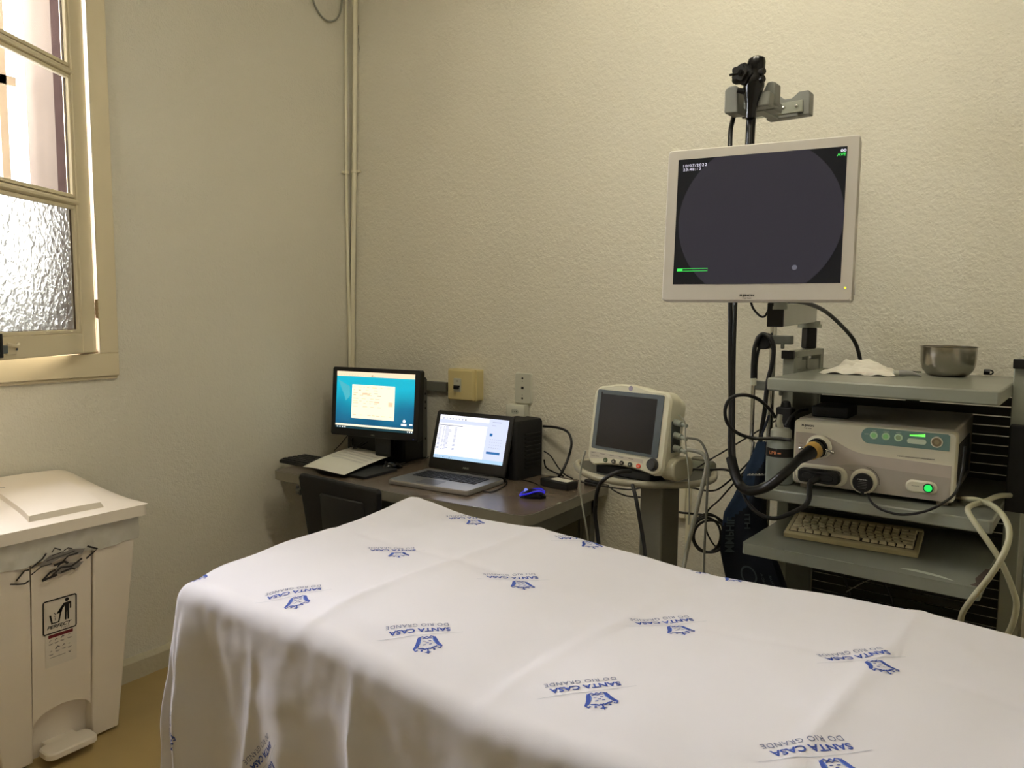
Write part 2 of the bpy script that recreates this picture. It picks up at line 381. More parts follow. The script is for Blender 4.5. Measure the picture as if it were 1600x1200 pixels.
def sash(y_hinge, sign):
    "sign +1: hinged on its far edge; local u runs from the hinge into the room"
    s_ = bpy.data.objects.new('sash', None); COL.objects.link(s_); s_.parent = win
    ang = R(31)
    s_.location = (.008, y_hinge, 0)
    u = Vector((math.sin(ang), -sign * math.cos(ang), 0)); n_ = Vector((math.cos(ang), sign * math.sin(ang), 0)) * 1.0
    T = frame((0, 0, 0), u, (0, 0, 1), n_)
    W = .575; z0, z1 = 1.335, 2.955
    g = G(T)
    def bar(u0, u1, v0, v1, n0=-.038, n1=0.0): g.box(((u0 + u1) / 2, (v0 + v1) / 2, (n0 + n1) / 2), (u1 - u0, v1 - v0, n1 - n0))
    bar(0, .085, z0, z1); bar(W - .045, W, z0, z1); bar(.085, W - .045, z0, z0 + .075); bar(.085, W - .045, z1 - .08, z1)
    obj('sash_frame', g, M_FRAME, s_, bevel=.004)
    g = G(T)
    prof = [(-.014, -.03), (-.014, -.012), (-.005, .004), (.005, .004), (.014, -.012), (.014, -.03)]
    for zc in (1.885, 2.348):
        vs = [(u_, zc + p[0], p[1]) for u_ in (.075, W - .035) for p in prof]; k = len(prof)
        g.add(vs, [(i, (i + 1) % k, k + (i + 1) % k, k + i) for i in range(k)] + [tuple(range(k)), tuple(range(2 * k - 1, k - 1, -1))])
    for (v0, v1) in ((z0 + .075, 1.872), (1.899, 2.335), (2.361, z1 - .08)):      # bevelled glazing beads around each pane
        for (c, d, hor) in ((.092, 0, 0), (W - .052, 0, 0), (0, v0 + .007, 1), (0, v1 - .007, 1)):
            if hor: g.box((W / 2 + .02, d, -.012), (W - .13, .013, .016))
            else: g.box((c, (v0 + v1) / 2, -.012), (.013, v1 - v0, .016))
    obj('glazing_bar', g, M_FRAME, s_, bevel=.002)
    for i, (v0, v1) in enumerate(((z0 + .08, 1.875), (1.895, 2.34), (2.356, z1 - .085))):
        gg = G(T).box((W / 2 + .02, (v0 + v1) / 2, -.024), (W - .115, v1 - v0, .004))
        obj('pane', gg, M_RGLASS if i == 0 else M_GLASS, s_)
        gg = G(T); p = .003
        gg.box((.099, (v0 + v1) / 2, -.019), (p, v1 - v0, .006)); gg.box((W - .059, (v0 + v1) / 2, -.019), (p, v1 - v0, .006))
        gg.box((W / 2 + .02, v0 + .009, -.019), (W - .14, p, .006)); gg.box((W / 2 + .02, v1 - .009, -.019), (W - .14, p, .006))
        obj('putty', gg, M_PUTTY, s_)
    g = G()
    for zc in (1.50, 2.75):
        g.cyl((.004, .004 * sign, zc - .035), (.004, .004 * sign, zc + .035), .006, n=12)
        for k in (-.018, .0, .018): g.cyl((.004, .004 * sign, zc + k - .004), (.004, .004 * sign, zc + k + .004), .0075, n=12)
        g.box((.001, .018 * sign, zc), (.003, .022, .06))
    obj('hinge', g, M_BRASS, s_)
    return s_, T
sr, T = sash(WY1 - .029, 1)
# latch block and hook at the foot of the right sash
g = G(T); g.prism(rrect(.05, .028, .008), 0, .008, T=Matrix.Translation((.475, 1.365, 0)))
g.tube([(.44, 1.385, .006), (.46, 1.378, .014), (.485, 1.383, .016), (.50, 1.386, .01)], [.006, .005], 8)
obj('latch_plate', g, M_FRAME, sr, bevel=.002)
g = G(T); g.box((.53, 1.37, .012), (.035, .026, .024)); g.cyl((.455, 1.368, .008), (.455, 1.368, .013), .004, n=10)
obj('latch', g, mat('latch_grey', (.42, .45, .46), rough=.4, metal=.5), sr, bevel=.003)
g = G(T); g.cyl((.545, 1.345, .016), (.545, 1.42, .016), .012, n=14); g.cyl((.545, 1.95, .004), (.545, 1.975, .03), .009, n=14)
obj('bolt_knob', g, M_BLACK, sr, bevel=.002)
g = G(T); g.tube([(.548, 1.43, .012), (.546, 1.55, .014), (.538, 1.68, .016), (.540, 1.80, .014), (.548, 1.93, .012)], .0065, 10)
obj('pull_cord', g, mat('cord_cream', (.80, .76, .66), rough=.7), sr)
sash(WY0 + .029, -1)
# lintel of the building across the yard is only sky-lit haze: the sky itself shows through the panes

# ceiling light fixture (above the bed, out of frame)
lt = thing('ceiling_light', 'white two-tube fluorescent fixture on the ceiling above the bed', 'ceiling light', (-.75, 1.45, 3.3))
obj('housing', G().box((0, 0, -.06), (1.25, .2, .12)), mat('fixture_white', (.9, .9, .88), rough=.4), lt, bevel=.01)
for k in (-.05, .05):
    obj('tube', G().cyl((-.58, k, -.135), (.58, k, -.135), .013, n=14), emis('tube_glow', (1, .965, .88), TUBE_GLOW), lt)

# pipes in the corner
g = G()
px_ = [(538.5, 541.5, -40), (540, 543, 270), (543, 547, 560)]
p = thing('wall_pipe', 'thin cream-painted pipe running down left wall beside the corner', 'pipe', (0, 0, 0))
P = [at(540.5, y, x=XL + .014) for y in (-120,)] + [at(541.5, 270, x=XL + .014), at(545, 470, x=XL + .014), at(547.5, 600, x=XL + .014)]
for q in P: q.x = XL + .013
g = G().tube([(P[0].x, P[0].y, 3.29)] + P, .0085, 12); obj('pipe_run', g, M_PIPE, p)
c = P[1]; g = G().cyl((c.x, c.y, c.z - .008), (c.x, c.y, c.z + .008), .0135, n=14); g.box((c.x - .006, c.y - .014, c.z), (.012, .02, .012)); obj('pipe_clip', g, M_PIPE, p, bevel=.002)
p = thing('wall_pipe', 'thicker cream-painted pipe on the back wall, right-hand one of the corner pair', 'pipe', (0, 0, 0))
P = [at(555.5, -60, y=YB - .016), at(553.5, 268, y=YB - .016), at(551, 470, y=YB - .016), at(550.5, 640, y=YB - .016)]
g = G().tube([(P[0].x, P[0].y, 3.29)] + P, .0125, 12); obj('pipe_run', g, M_PIPE, p)
c = P[1]; g = G().cyl((c.x, c.y, c.z - .008), (c.x, c.y, c.z + .008), .017, n=14); g.box((c.x + .022, c.y + .008, c.z), (.028, .012, .014)); obj('pipe_clip', g, M_PIPE, p, bevel=.002)
cable('looped_cable', 'grey cable loop hanging high on left wall beside the corner pipes',
      [at(x, y, x=XL + .012) for x, y in ((489, -60), (488, -10), (497, 18), (513, 33), (528, 27), (534, 5), (535, -40), (532, -90))], .0045, M_GREYC)
g = G().stroke([(.0, .0), (.002, -.02), (.004, -.045)], .0018).stroke([(.0, -.06), (.003, -.09), (.007, -.11), (.003, -.13)], .0022)
o = obj('plaster_crack', g, M_INK); c = at(559.5, 40, y=YB - .0012); o.matrix_world = front(c.x, c.y, c.z) ; tag(o, 'short dark crack in the plaster beside the corner pipes', 'crack')

# ================================================================== PEDAL BIN (front faces +x)
BX, BY = XL + .03, 1.215
bin_ = thing('pedal_bin', 'white plastic pedal bin with pictogram sticker against the left wall', 'bin', (BX, BY, 0))
# local frame: front faces +x, width along y
def ring(x0, x1, hy, z, r=.035, n=5): return [(p[0] + (x0 + x1) / 2, p[1], z) for p in rrect(x1 - x0, hy * 2, r, n)]
g = G(); A = ring(.02, .255, .205, .07); B = ring(.015, .27, .215, .2); C_ = ring(0, .322, .262, .785); k = len(A)
A0 = ring(.02, .253, .203, .0)
vs = A0 + A + B + C_; fs = [tuple(range(k - 1, -1, -1)), tuple(range(3 * k, 4 * k))]
for l in range(3):
    for i in range(k): j = (i + 1) % k; fs.append((l * k + i, l * k + j, (l + 1) * k + j, (l + 1) * k + i))
g.add(vs, fs)
body = obj('body', g, M_WHITEP, bin_)
def bx(z): return .285 + (.352 - .285) * z / .785     # front plane x at height z
sl = math.atan((.352 - .285) / .785)
# front plate frame: u along -y.. viewer sees +y on the right
FB = frame((.252, 0, 0), (0, 1, 0), (math.sin(sl), 0, math.cos(sl)), (math.cos(sl), 0, -math.sin(sl)))
g = G(FB)                                                # left and right raised flanks
for sx in (-1, 1):
    g.prism([(sx * .095, .012), (sx * .19, .012), (sx * .243, .70), (sx * .10, .70)][::sx], -.01, .042)
obj('front_flank', g, M_WHITEP, bin_, bevel=.006, seg=3)
g = G(FB); arch = [(-.092, .14)] + [(.092 * math.cos(R(180 - a)), .14 + .045 * math.sin(R(a))) for a in range(0, 181, 12)] + [(.092, .14)]
g.prism([(-.094, .70), (-.094, .13)] + [(.094 * math.cos(R(180 - a)), .13 + .05 * math.sin(R(a))) for a in range(10, 171, 10)] + [(.094, .13), (.094, .70)], -.01, .035)
obj('centre_panel', g, M_WHITEP, bin_, bevel=.003)
g = G(); g.prism(rrect(.085, .165, .025), .03, .052, T=Matrix.Translation((.330, 0, 0)), inset=.004, iz=.004)
g.box((.28, 0, .04), (.06, .10, .014)); obj('pedal', g, M_WHITEP, bin_, bevel=.002)
# lid: domed towards the wall with a raised panel
g = G(); NX, NY = 14, 20; vs = []
def lid(s_, t):
    x = -.02 + .40 * s_; y = -.283 + .566 * t
    e = min(1, (1 - abs(2 * t - 1)) / .42); e = 1 - (1 - e) ** 2.2
    dome = .085 * (1 - s_) ** .9 * e + .012 * math.sin(PI * min(1, max(0, t))) * min(1, (1 - s_) * 6)
    return x, y, .815 + dome
for i in range(NX + 1):
    for j in range(NY + 1):
        vs.append(lid(i / NX, j / NY))
fs = [(i * (NY + 1) + j, i * (NY + 1) + j + 1, (i + 1) * (NY + 1) + j + 1, (i + 1) * (NY + 1) + j) for i in range(NX) for j in range(NY)]
g.add(vs, fs)
lip = rrect(.40, .566, .03, 6); lo = [(p[0] + .18, p[1], .778) for p in lip]; hi = [(p[0] + .18, p[1], .8155) for p in lip]; k = len(lip)
lo2 = [((p[0]) * 1.012 + .18, p[1] * 1.012, .778) for p in lip]
g.add(lo2 + [((p[0]) * 1.008 + .18, p[1] * 1.008, .790) for p in lip] + hi, [tuple(range(k - 1, -1, -1))] + [(i, (i + 1) % k, k + (i + 1) % k, k + i) for i in range(k)] + [(k + i, k + (i + 1) % k, 2 * k + (i + 1) % k, 2 * k + i) for i in range(k)] + [tuple(range(2 * k, 3 * k))])
obj('lid', g, M_WHITEP, bin_, smooth=50)
g = G(); vs = []
for (s0, s1, zz) in ((0.06, .93, 0), (.085, .895, .013)):
    pass
n_ = 10; base = []; tp = []
for i in range(n_ + 1):
    for j in range(n_ + 1):
        s_ = .10 + .80 * i / n_; t = .34 + .40 * j / n_
        x, y, z = lid(s_, t); tp.append((x, y, z + .014))
g.add(tp, [(i * (n_ + 1) + j, i * (n_ + 1) + j + 1, (i + 1) * (n_ + 1) + j + 1, (i + 1) * (n_ + 1) + j) for i in range(n_) for j in range(n_)])
bd = [tp[j] for j in range(n_ + 1)] + [tp[i * (n_ + 1) + n_] for i in range(1, n_ + 1)] + [tp[n_ * (n_ + 1) + j] for j in range(n_ - 1, -1, -1)] + [tp[i * (n_ + 1)] for i in range(n_ - 1, 0, -1)]
k = len(bd); mx_ = sum(p[0] for p in bd) / k; my_ = sum(p[1] for p in bd) / k
g.add(bd + [(p[0] + (p[0] - mx_) * .06, p[1] + (p[1] - my_) * .05, p[2] - .018) for p in bd], [(i, (i + 1) % k, k + (i + 1) % k, k + i) for i in range(k)])
obj('lid_panel', g, M_WHITEP, bin_, smooth=25, weld=True)
# bag collar folded over the rim, with a printed emblem
g = G(); vs = []; n_ = 60
for i in range(n_ + 1):
    y = -.258 + .516 * i / n_
    for q, z in enumerate((.775, .755, .735, .712, .70)):
        wob = .0025 * math.sin(i * .9 + q * 1.7) + .002 * math.sin(i * .37 - q)
        vs.append((bx(z) + .013 + wob, y * (.985 + .004 * q / 4), z + (.006 * math.sin(i * .23 + 1) if q == 4 else 0) - .012 * q / 4 * (abs(y) / .26)))
g.add(vs, [(i * 5 + j, i * 5 + j + 1, i * 5 + j + 6, i * 5 + j + 5) for i in range(n_) for j in range(4)])
obj('bin_liner', g, M_FILM, bin_)
g = G(FB @ Matrix.Translation((.012, 0, .0495)) @ Matrix.Diagonal((1.12, 1.0, 1, 1)))
def st(P, w_=.004): g.stroke(P, w_ * 1.35)
st([(-.155, .655), (-.135, .648), (-.118, .644), (-.105, .651)]); st([(-.14, .66), (-.118, .687), (-.105, .686)]); st([(-.10, .69), (-.07, .712), (-.06, .727)])
st([(-.045, .725), (-.037, .738), (-.02, .727)], .003); st([(-.012, .722), (.0, .728), (.012, .722)], .0025); st([(.055, .718), (.085, .700), (.072, .690), (.052, .675)], .0045)
st([(-.10, .668), (-.075, .686), (-.045, .688)], .003); st([(-.03, .672), (.0, .70), (.03, .703)], .0035); st([(-.07, .64), (-.05, .660), (-.035, .664)], .005)
st([(-.072, .638), (-.055, .642), (-.03, .646)], .006); st([(-.045, .646), (-.02, .667), (.01, .662), (.04, .68)], .005); st([(-.04, .68), (-.01, .684), (.0, .675)], .006)
st([(-.06, .70), (-.03, .705), (.0, .708), (.02, .712)], .002); st([(-.045, .715), (-.02, .718)], .0018); st([(-.02, .65), (.01, .655), (.02, .648)], .004)
g.poly([(-.05, .655), (-.03, .672), (.005, .676), (.045, .668), (.03, .652), (-.02, .645)], -.0004, 1)
g.poly([(-.085, .69), (-.05, .716), (.0, .722), (.05, .712), (.04, .695), (-.02, .70), (-.06, .685)], -.0005, 1)
obj('liner_print', g, [mat('liner_dark_ink', (.16, .15, .14), rough=.5, noise=.3, nscale=120), mat('liner_grey_ink', (.50, .48, .45), rough=.5, noise=.35, nscale=60)], bin_)
# pictogram sticker
g = G(FB @ Matrix.Translation((-.008, .50, .0358)))
g.prism(rrect(.10, .225, .004), 0, .0006, mi=3, T=Matrix.Translation((.004, -.062, 0)))
z = .001
def fr(w_, h_, r, t):
    a = rrect(w_, h_, r, 5); b = rrect(w_ - 2 * t, h_ - 2 * t, max(r - t, .001), 5); k = len(a)
    g.add([(p[0], p[1], z) for p in a + b], [(i, (i + 1) % k, k + (i + 1) % k, k + i) for i in range(k)], 0)
fr(.108, .118, .008, .0045)
Z = z
g.poly(circ(.0065, 16, .022, .046), Z)
g.poly([(.012, .037), (.034, .037), (.036, .033), (.036, .012), (.031, .012), (.031, .028), (.029, .028), (.029, -.024), (.0235, -.024), (.0225, .006), (.0215, .006), (.0205, -.024), (.015, -.024), (.015, .026), (.004, .012), (-.010, .0085), (-.010, .0045), (.006, .008)], Z)
g.poly([(-.034, .006), (-.028, .006), (-.023, -.022), (-.005, -.022), (.0, .006), (.005, .006), (-.001, -.027), (-.027, -.027)][:4] + [(-.027, -.027)], Z)
g.stroke([(-.031, .005), (-.025, -.024), (-.004, -.024), (.002, .008)], .0055, Z)
for q in ((-.018, .010), (-.015, .006), (-.016, -.001), (-.015, -.008), (-.015, -.014)): g.box((q[0], q[1], Z), (.003, .0035, .0003))
g.text('PERFECT', -.002, -.036, w=.078, h=.012, z=Z, mi=0, bold=.03, shear=.3)
g.text('Tools', .017, -.047, w=.028, h=.009, z=Z, mi=2, shear=.4)
g.box((.002, -.068, Z), (.078, .011, .0003), mi=1)
for i, (x_, y_, s_) in enumerate(((-.03, -.083, .007), (-.012, -.082, .008), (.008, -.08, .01), (.03, -.079, .007), (-.028, -.12, .005), (-.008, -.112, .013), (.012, -.11, .008), (.03, -.112, .005))):
    g.stroke([(x_ - s_ / 2, y_ - s_ / 3), (x_, y_ + s_ / 3), (x_ + s_ / 2, y_)], s_ / 3, Z, 2)
    g.box((x_, y_ - .011, Z), (.014, .0013, .0002), mi=2); g.box((x_, y_ - .0135, Z), (.009, .0013, .0002), mi=2)
g.box((-.008, -.142, Z), (.05, .0016, .0002), mi=2); g.stroke([(.027, -.138), (.031, -.143), (.035, -.137)], .0025, Z, 0)
obj('sticker', g, [M_INK, M_REDINK, M_GREYINK, mat('sticker_film', (.86, .83, .77), rough=.4)], bin_)
g = G(); x, y, zz = lid(.30, .36); g.stroke([(x, y, 0), (x + .01, y + .02, 0)], .004); 
for v in range(len(g.v)): g.v[v] = (g.v[v][0], g.v[v][1], lid((g.v[v][0] + .02) / .40, (g.v[v][1] + .283) / .566)[2] + .0145)
obj('lid_scuff', g, M_GREYINK, bin_)

# ================================================================== EXAM BED AND PRINTED SHEET
BT = R(-4); BO = Vector((-1.605, 1.056, .872)); E1 = Vector((math.cos(BT), math.sin(BT), 0)); E2 = Vector((-math.sin(BT), math.cos(BT), 0))
BL_, BW = 2.05, .80
bed = thing('exam_bed', 'examination bed under the blue-and-white printed sheet', 'bed', (BO.x, BO.y, 0), BT)
obj('mattress', G().prism(rrect(BL_ - .10, BW - .08, .05), .77, .838, T=Matrix.Translation((BL_ / 2, BW / 2, 0))), M_VINYL, bed, bevel=.015, seg=3)
g = G()
for y in (.07, BW - .07): g.box((BL_ / 2, y, .745), (BL_ - .2, .04, .05))
for x in (.12, BL_ / 2, BL_ - .12): g.box((x, BW / 2, .745), (.04, BW - .14, .05))
obj('frame', g, M_GREYL, bed, bevel=.003)
for x in (.16, BL_ - .16):
    for y in (.09, BW - .09):
        obj('leg', G().cyl((x, y, 0), (x, y, .73), .02, n=16), M_GREYL, bed)

ZB = BO.z
def smooth(t): t = max(0, min(1, t)); return t * t * (3 - 2 * t)
def tri(x, p):                     # panels between ironed creases: alternately tilted
    t = (x / p) % 2.0
    return t if t < 1 else 2 - t
def gauss(x, s): return math.exp(-(x / s) ** 2)
from mathutils import noise
def pk(x, w_): return math.exp(-abs(x) / w_)
def nz(u, v, f, seed=0.0): return noise.noise(Vector((u * f + seed, v * f - seed, seed * 1.7)))
def topz(u, v):
    z = .023 * tri(u + .02 - .05 * v, .46) - .011 + .010 * tri(v + .12, .41)
    z += .026 * gauss(u, .15) * gauss(v - .80, .20) + .006 * gauss(u, .2)
    z += .006 * nz(u, v, 3.1, 2.0) + .0022 * nz(u, v, 11.0, 5.0)
    z += .0022 * math.sin(u * 26 + 16 * v) * smooth((u - .9) / .5) * smooth((v - .35) / .3) * (.5 + nz(u, v, 4, 9))
    cq = (u + .02 - .05 * v) / .46; z += .0028 * gauss((cq - round(cq)) * .46, .016) - .0024 * gauss(v - .47 + .02 * math.sin(u * 3), .018)
    z -= .014 * smooth((.12 - v) / .12) ** 2
    return z
def hang(d, r=.040):
    L = PI / 2 * r
    if d <= 0: return 0.0, 0.0
    if d < L: return r * math.sin(d / r), r * (1 - math.cos(d / r))
    return r, r + (d - L)
def pleat(u, d):                   # folds of the hanging front, deeper further down
    a = smooth(d / .30)
    w_ = .012 * math.sin(u * 15 + 1.2 + 1.5 * d) + .007 * math.sin(u * 31 + 2 * math.sin(u * 6))
    w_ += .050 * pk(u - .60 - .10 * d, .03 + .05 * d) + .026 * pk(u - .02, .035) + .024 * pk(u - .30 + .12 * d, .05) + .024 * pk(u - 1.02, .08)
    w_ += .020 * nz(u, d * .35, 7, 3.0) + .006 * nz(u, d, 14, 8.0)
    return w_ * a * (1.0 if u > 0 else max(.25, 1 + u * 2)) + (.005 * nz(u, d * 1.2, 9, 1.0) + .0022 * nz(u, d * .8, 28, 4.0)) * smooth(d / .06)
def sheet(u, v):
    uu = min(max(u, 0), BL_); vv = min(max(v, 0), BW)
    z = ZB + topz(uu, vv)
    a = max(0, -u); b = max(0, -v); c = max(0, v - BW)
    P = BO + E1 * (uu - .085 * (vv / BW) * smooth(1 - uu / 1.3)) + E2 * vv
    if c > 0:
        o, dn = hang(c + 0, .03); o += .012 * math.sin(u * 14) * smooth(c / .2)
        P = P + E2 * o; z -= dn
        if a > 0: o2, d2 = hang(a); P = P - E1 * o2; z -= d2 * .8
    elif a > 0 and b > 0:
        d = math.hypot(a, b); th = math.atan2(a, b); o, dn = hang(d)
        k = math.sin(2 * th) ** 2
        flap = .03 * k * d + .018 * k * smooth((d - .1) / .3) * math.cos(th * 10)
        o += flap + pleat(0, d) * math.cos(th) ** 2 + .02 * d * math.sin(th)
        P = P - E1 * (math.sin(th) * o) - E2 * (math.cos(th) * o); z -= dn * (1 - .04 * k)
    elif a > 0:
        o, dn = hang(a); o += .02 * a + .012 * math.sin(v * 15) * smooth(a / .25) * smooth(v / .1); P = P - E1 * o; z -= dn
    elif b > 0:
        o, dn = hang(b); o += pleat(u, b); P = P - E2 * o; z -= dn
    return Vector((P.x, P.y, z))
U0, U1, V0, V1, ST = -.60, BL_ - .02, -.62, BW + .16, .0075
nu, nv = int((U1 - U0) / ST), int((V1 - V0) / ST)
g = G(); g.keep = True; g.v = []
for i in range(nu + 1):
    for j in range(nv + 1): g.v.append(tuple(sheet(U0 + (U1 - U0) * i / nu, V0 + (V1 - V0) * j / nv)))
g.f = [(i * (nv + 1) + j, (i + 1) * (nv + 1) + j, (i + 1) * (nv + 1) + j + 1, i * (nv + 1) + j + 1) for i in range(nu) for j in range(nv)]
g.m = [0] * len(g.f)
def sheet_pt(u, v, off=.0012):
    e = .004; p = sheet(u, v); n = (sheet(u + e, v) - sheet(u - e, v)).cross(sheet(u, v + e) - sheet(u, v - e))
    n.normalize(); return p + n * off
# emblem drawn in its own plane: x along the reading direction, y up towards the crest
L_ = G()
L_.text('SANTA CASA', 0, 0, w=.122, h=.0145, mi=1, bold=.03)
L_.text('DO RIO GRANDE', .004, -.0195, w=.125, h=.0115, mi=2, spacing=1.1)
L_.stroke([(-.085 + .0155 * i, .012 + .006 * (1 - ((i - 5.5) / 5.5) ** 2)) for i in range(12)], .0011, 0, 3)
def crest(cx, cy, s):
    def q(P): return [(cx + a * s, cy + b * s) for a, b in P]
    for sg in (-1, 1):
        L_.stroke(q([(sg * .62, -.80), (sg * .70, -.4), (sg * .82, .1), (sg * 1.02, .45), (sg * 1.22, .62)]), [.26 * s, .34 * s, .36 * s, .30 * s, .12 * s], 0, 1)
        L_.stroke(q([(sg * .50, -.62), (sg * .56, -.2), (sg * .70, .2)]), [.05 * s, .10 * s, .04 * s], .0001, 4)
        L_.stroke(q([(sg * 1.15, .62), (sg * 1.02, .86), (sg * .84, .72)]), .13 * s, 0, 1)
        L_.stroke(q([(sg * .80, .55), (sg * .45, .66), (sg * .22, .80), (sg * .05, .72)]), [.10 * s, .18 * s, .16 * s, .14 * s], 0, 1)
        L_.poly([(cx + sg * .52 * s + p[0], cy + .92 * s + p[1]) for p in circ(.11 * s, 10)], 0, 1)
        L_.stroke(q([(sg * .62, -.80), (sg * .36, -.92), (sg * .18, -.72), (0, -.90)]), .12 * s, 0, 1)
    L_.stroke(q([(-.42, -.58), (-.2, -.68), (0, -.55), (.2, -.68), (.42, -.58)]), .09 * s, 0, 1)
    L_.stroke(q([(0, .70), (0, 1.05)]), .13 * s, 0, 1)
    L_.poly(q([(0, 1.46), (.09, 1.26), (.30, 1.20), (.09, 1.12), (0, .96), (-.09, 1.12), (-.30, 1.20), (-.09, 1.26)]), 0, 1)
    for a, b in ((-.26, .22), (.26, .22), (0, 0), (-.24, -.26), (.24, -.26)): L_.poly(q([(a - .12, b - .045), (a + .12, b - .045), (a + .12, b + .045), (a - .12, b + .045)]), 0, 1)
crest(-.012, .045, .0228)
# split long edges so that the print follows the cloth
def place_emblem(wx, wy, ang):
    "crest at world (wx, wy) if the cloth lay flat; ang = reading direction"
    d = Vector((wx, wy, 0)) - Vector((BO.x, BO.y, 0)); cu, cv = d.dot(E1), d.dot(E2); A = R(ang) - BT
    c, s_ = math.cos(A), math.sin(A); o = len(g.v)
    for p in L_.v:
        x, y = p[0] + .012, p[1] - .045; g.v.append(tuple(sheet_pt(cu + x * c - y * s_, cv + x * s_ + y * c, .0007)))
    for f, m_ in zip(L_.f, L_.m): g.f.append(tuple(i + o for i in f)); g.m.append(m_)
for c_ in range(6):
    for r_ in range(-2, 3):
        x = -.182 - .362 * (c_ - 1); y = 1.425 + .371 * r_
        if c_ == 0 and r_ > 1: continue
        if y < .6 - .3 or y > 1.85: continue
        cu = (Vector((x, y, 0)) - Vector((BO.x, BO.y, 0))).dot(E1)
        if cu > BL_ - .15 or cu < -.5: continue
        place_emblem(x, y + (.02 if r_ == -1 else 0), 222)
sh = obj('printed_sheet', g, [M_SHEET, M_BLUEI, M_GREYB, M_HAIR, M_BLUEL], smooth=80)
tag(sh, 'white cotton sheet printed with blue hospital crests draped over the bed', 'bed sheet')

# ================================================================== DESK
DZ = .78
desk = thing('desk', 'brown-topped office desk with grey steel legs against the back wall', 'desk', (-2.80, 2.235, 0))
DW, DD = 1.365, .64
g = G(); pl = [(0 + .03, 0), (DW - .05, 0), (DW - .018, .012), (DW, .05), (DW, DD), (0, DD), (0, .03), (.008, .008)]
g.prism(pl, DZ - .04, DZ - .001); g.poly(pl, DZ, 0); 
for i in range(0): pass
dt = obj('desktop', g, [M_DESKE], desk)
obj('laminate', G().prism([(a * .994 + .004, b * .992 + .003) for a, b in pl], DZ - .002, DZ + .0008), M_DESK, desk)
for x in (.335, DW - .06):
    g = G(); g.box((x, .06, .37), (.04, .04, .74)); g.box((x, DD - .06, .37), (.04, .04, .74)); g.box((x, DD / 2, .03), (.04, DD - .04, .04)); g.box((x, DD / 2, .70), (.04, DD - .08, .08))
    obj('leg_frame', g, M_DESKL, desk, bevel=.003)
obj('apron', G().box((DW / 2, .10, .68), (DW - .2, .02, .12)), M_DESKL, desk)
obj('modesty_panel', G().box((DW / 2, DD - .07, .5), (DW - .2, .015, .4)), M_DESKL, desk)
for P_, w_ in (([(DW - .13, .006), (DW - .24, .0055)], .006), ([(DW - .004, .22), (DW - .005, .25)], .006), ([(DW - .004, .36), (DW - .005, .38)], .005)):
    obj('edge_wear', G().stroke(P_, w_, DZ + .0012), M_SCUFF, desk)

# ---- desktop monitor
MW, MH = .50, .327
mon = thing('computer_monitor', 'black widescreen computer monitor showing a teal desktop and cream window', 'monitor', (-2.535, 2.605, DZ), R(8))
TL_ = R(4.5)
z0 = .125
FM = front(0, 0, z0, TL_)
g = G(FM); g.prism(rrect(MW, MH, .012), -.035, 0, T=Matrix.Translation((0, MH / 2, 0)), inset=.003, iz=.003)
obj('housing', g, M_BLACK, mon)
sw, shh = .445, .272; cy = MH / 2 + .008
def teal():
    m = bpy.data.materials.new('teal_wallpaper'); m.use_nodes = True; N = m.node_tree.nodes; L = m.node_tree.links
    b = N['Principled BSDF']; b.inputs['Base Color'].default_value = (0, 0, 0, 1); b.inputs['Roughness'].default_value = .3
    tc = N.new('ShaderNodeTexCoord'); sp = N.new('ShaderNodeSeparateXYZ'); L.new(tc.outputs['Object'], sp.inputs[0])
    mr = N.new('ShaderNodeMapRange'); mr.inputs[1].default_value = z0; mr.inputs[2].default_value = z0 + MH; L.new(sp.outputs['Z'], mr.inputs[0])
    nz = N.new('ShaderNodeTexNoise'); nz.inputs['Scale'].default_value = 6; nz.inputs['Detail'].default_value = 1; L.new(tc.outputs['Object'], nz.inputs['Vector'])
    ad = N.new('ShaderNodeMath'); ad.operation = 'MULTIPLY_ADD'; ad.inputs[1].default_value = .55; L.new(nz.outputs['Fac'], ad.inputs[0]); L.new(mr.outputs[0], ad.inputs[2])
    cr = N.new('ShaderNodeValToRGB'); e = cr.color_ramp.elements
    e[0].position = .30; e[0].color = srgb((.02, .22, .38)) + (1,); e[1].position = 1.25 if False else 1.0; e[1].color = srgb((.05, .70, .80)) + (1,)
    k = e.new(.62); k.color = srgb((.05, .42, .56)) + (1,)
    L.new(ad.outputs[0], cr.inputs[0]); L.new(cr.outputs[0], b.inputs['Emission Color']); b.inputs['Emission Strength'].default_value = 1.0
    return m
CRM = emis('screen_cream', (1.0, .95, .80), 1.15); CRP = emis('screen_pinkcream', (1.0, .88, .74), 1.0)
DK = emis('screen_brown', (.80, .72, .58), .9); WH = emis('screen_white', (1, 1, 1), 1.0); DTB = emis('taskbar_dark', (.05, .25, .30), .8); RDT = emis('screen_red', (.97, .82, .68), 1.0)
LTL = emis('wallpaper_light', (.30, .72, .78), .9)
g = G(FM @ Matrix.Translation((0, cy, .0003)))
g.poly([(-sw / 2, -shh / 2), (sw / 2, -shh / 2), (sw / 2, shh / 2), (-sw / 2, shh / 2)], 0, 0)
g.poly([(-.215, .095), (-.145, .065), (-.14, .02), (-.165, -.005), (-.175, .02)], .0001, 6)
def R2(x0, y0, x1, y1, mi, z): g.poly([(x0, y0), (x1, y0), (x1, y1), (x0, y1)], z, mi)
R2(-sw / 2, shh / 2 - .023, sw / 2, shh / 2, 2, .0002)
R2(-.13, -.085, .115, .075, 1, .0002)
R2(-sw / 2, -shh / 2 + .012, sw / 2, -shh / 2 + .021, 1, .0002); R2(-sw / 2, -shh / 2, sw / 2, -shh / 2 + .012, 5, .0002)
for i in range(14): R2(-.215 + i * .016, shh / 2 - .019, -.209 + i * .016, shh / 2 - .0155, 3 if i > 11 else 7, .0004)
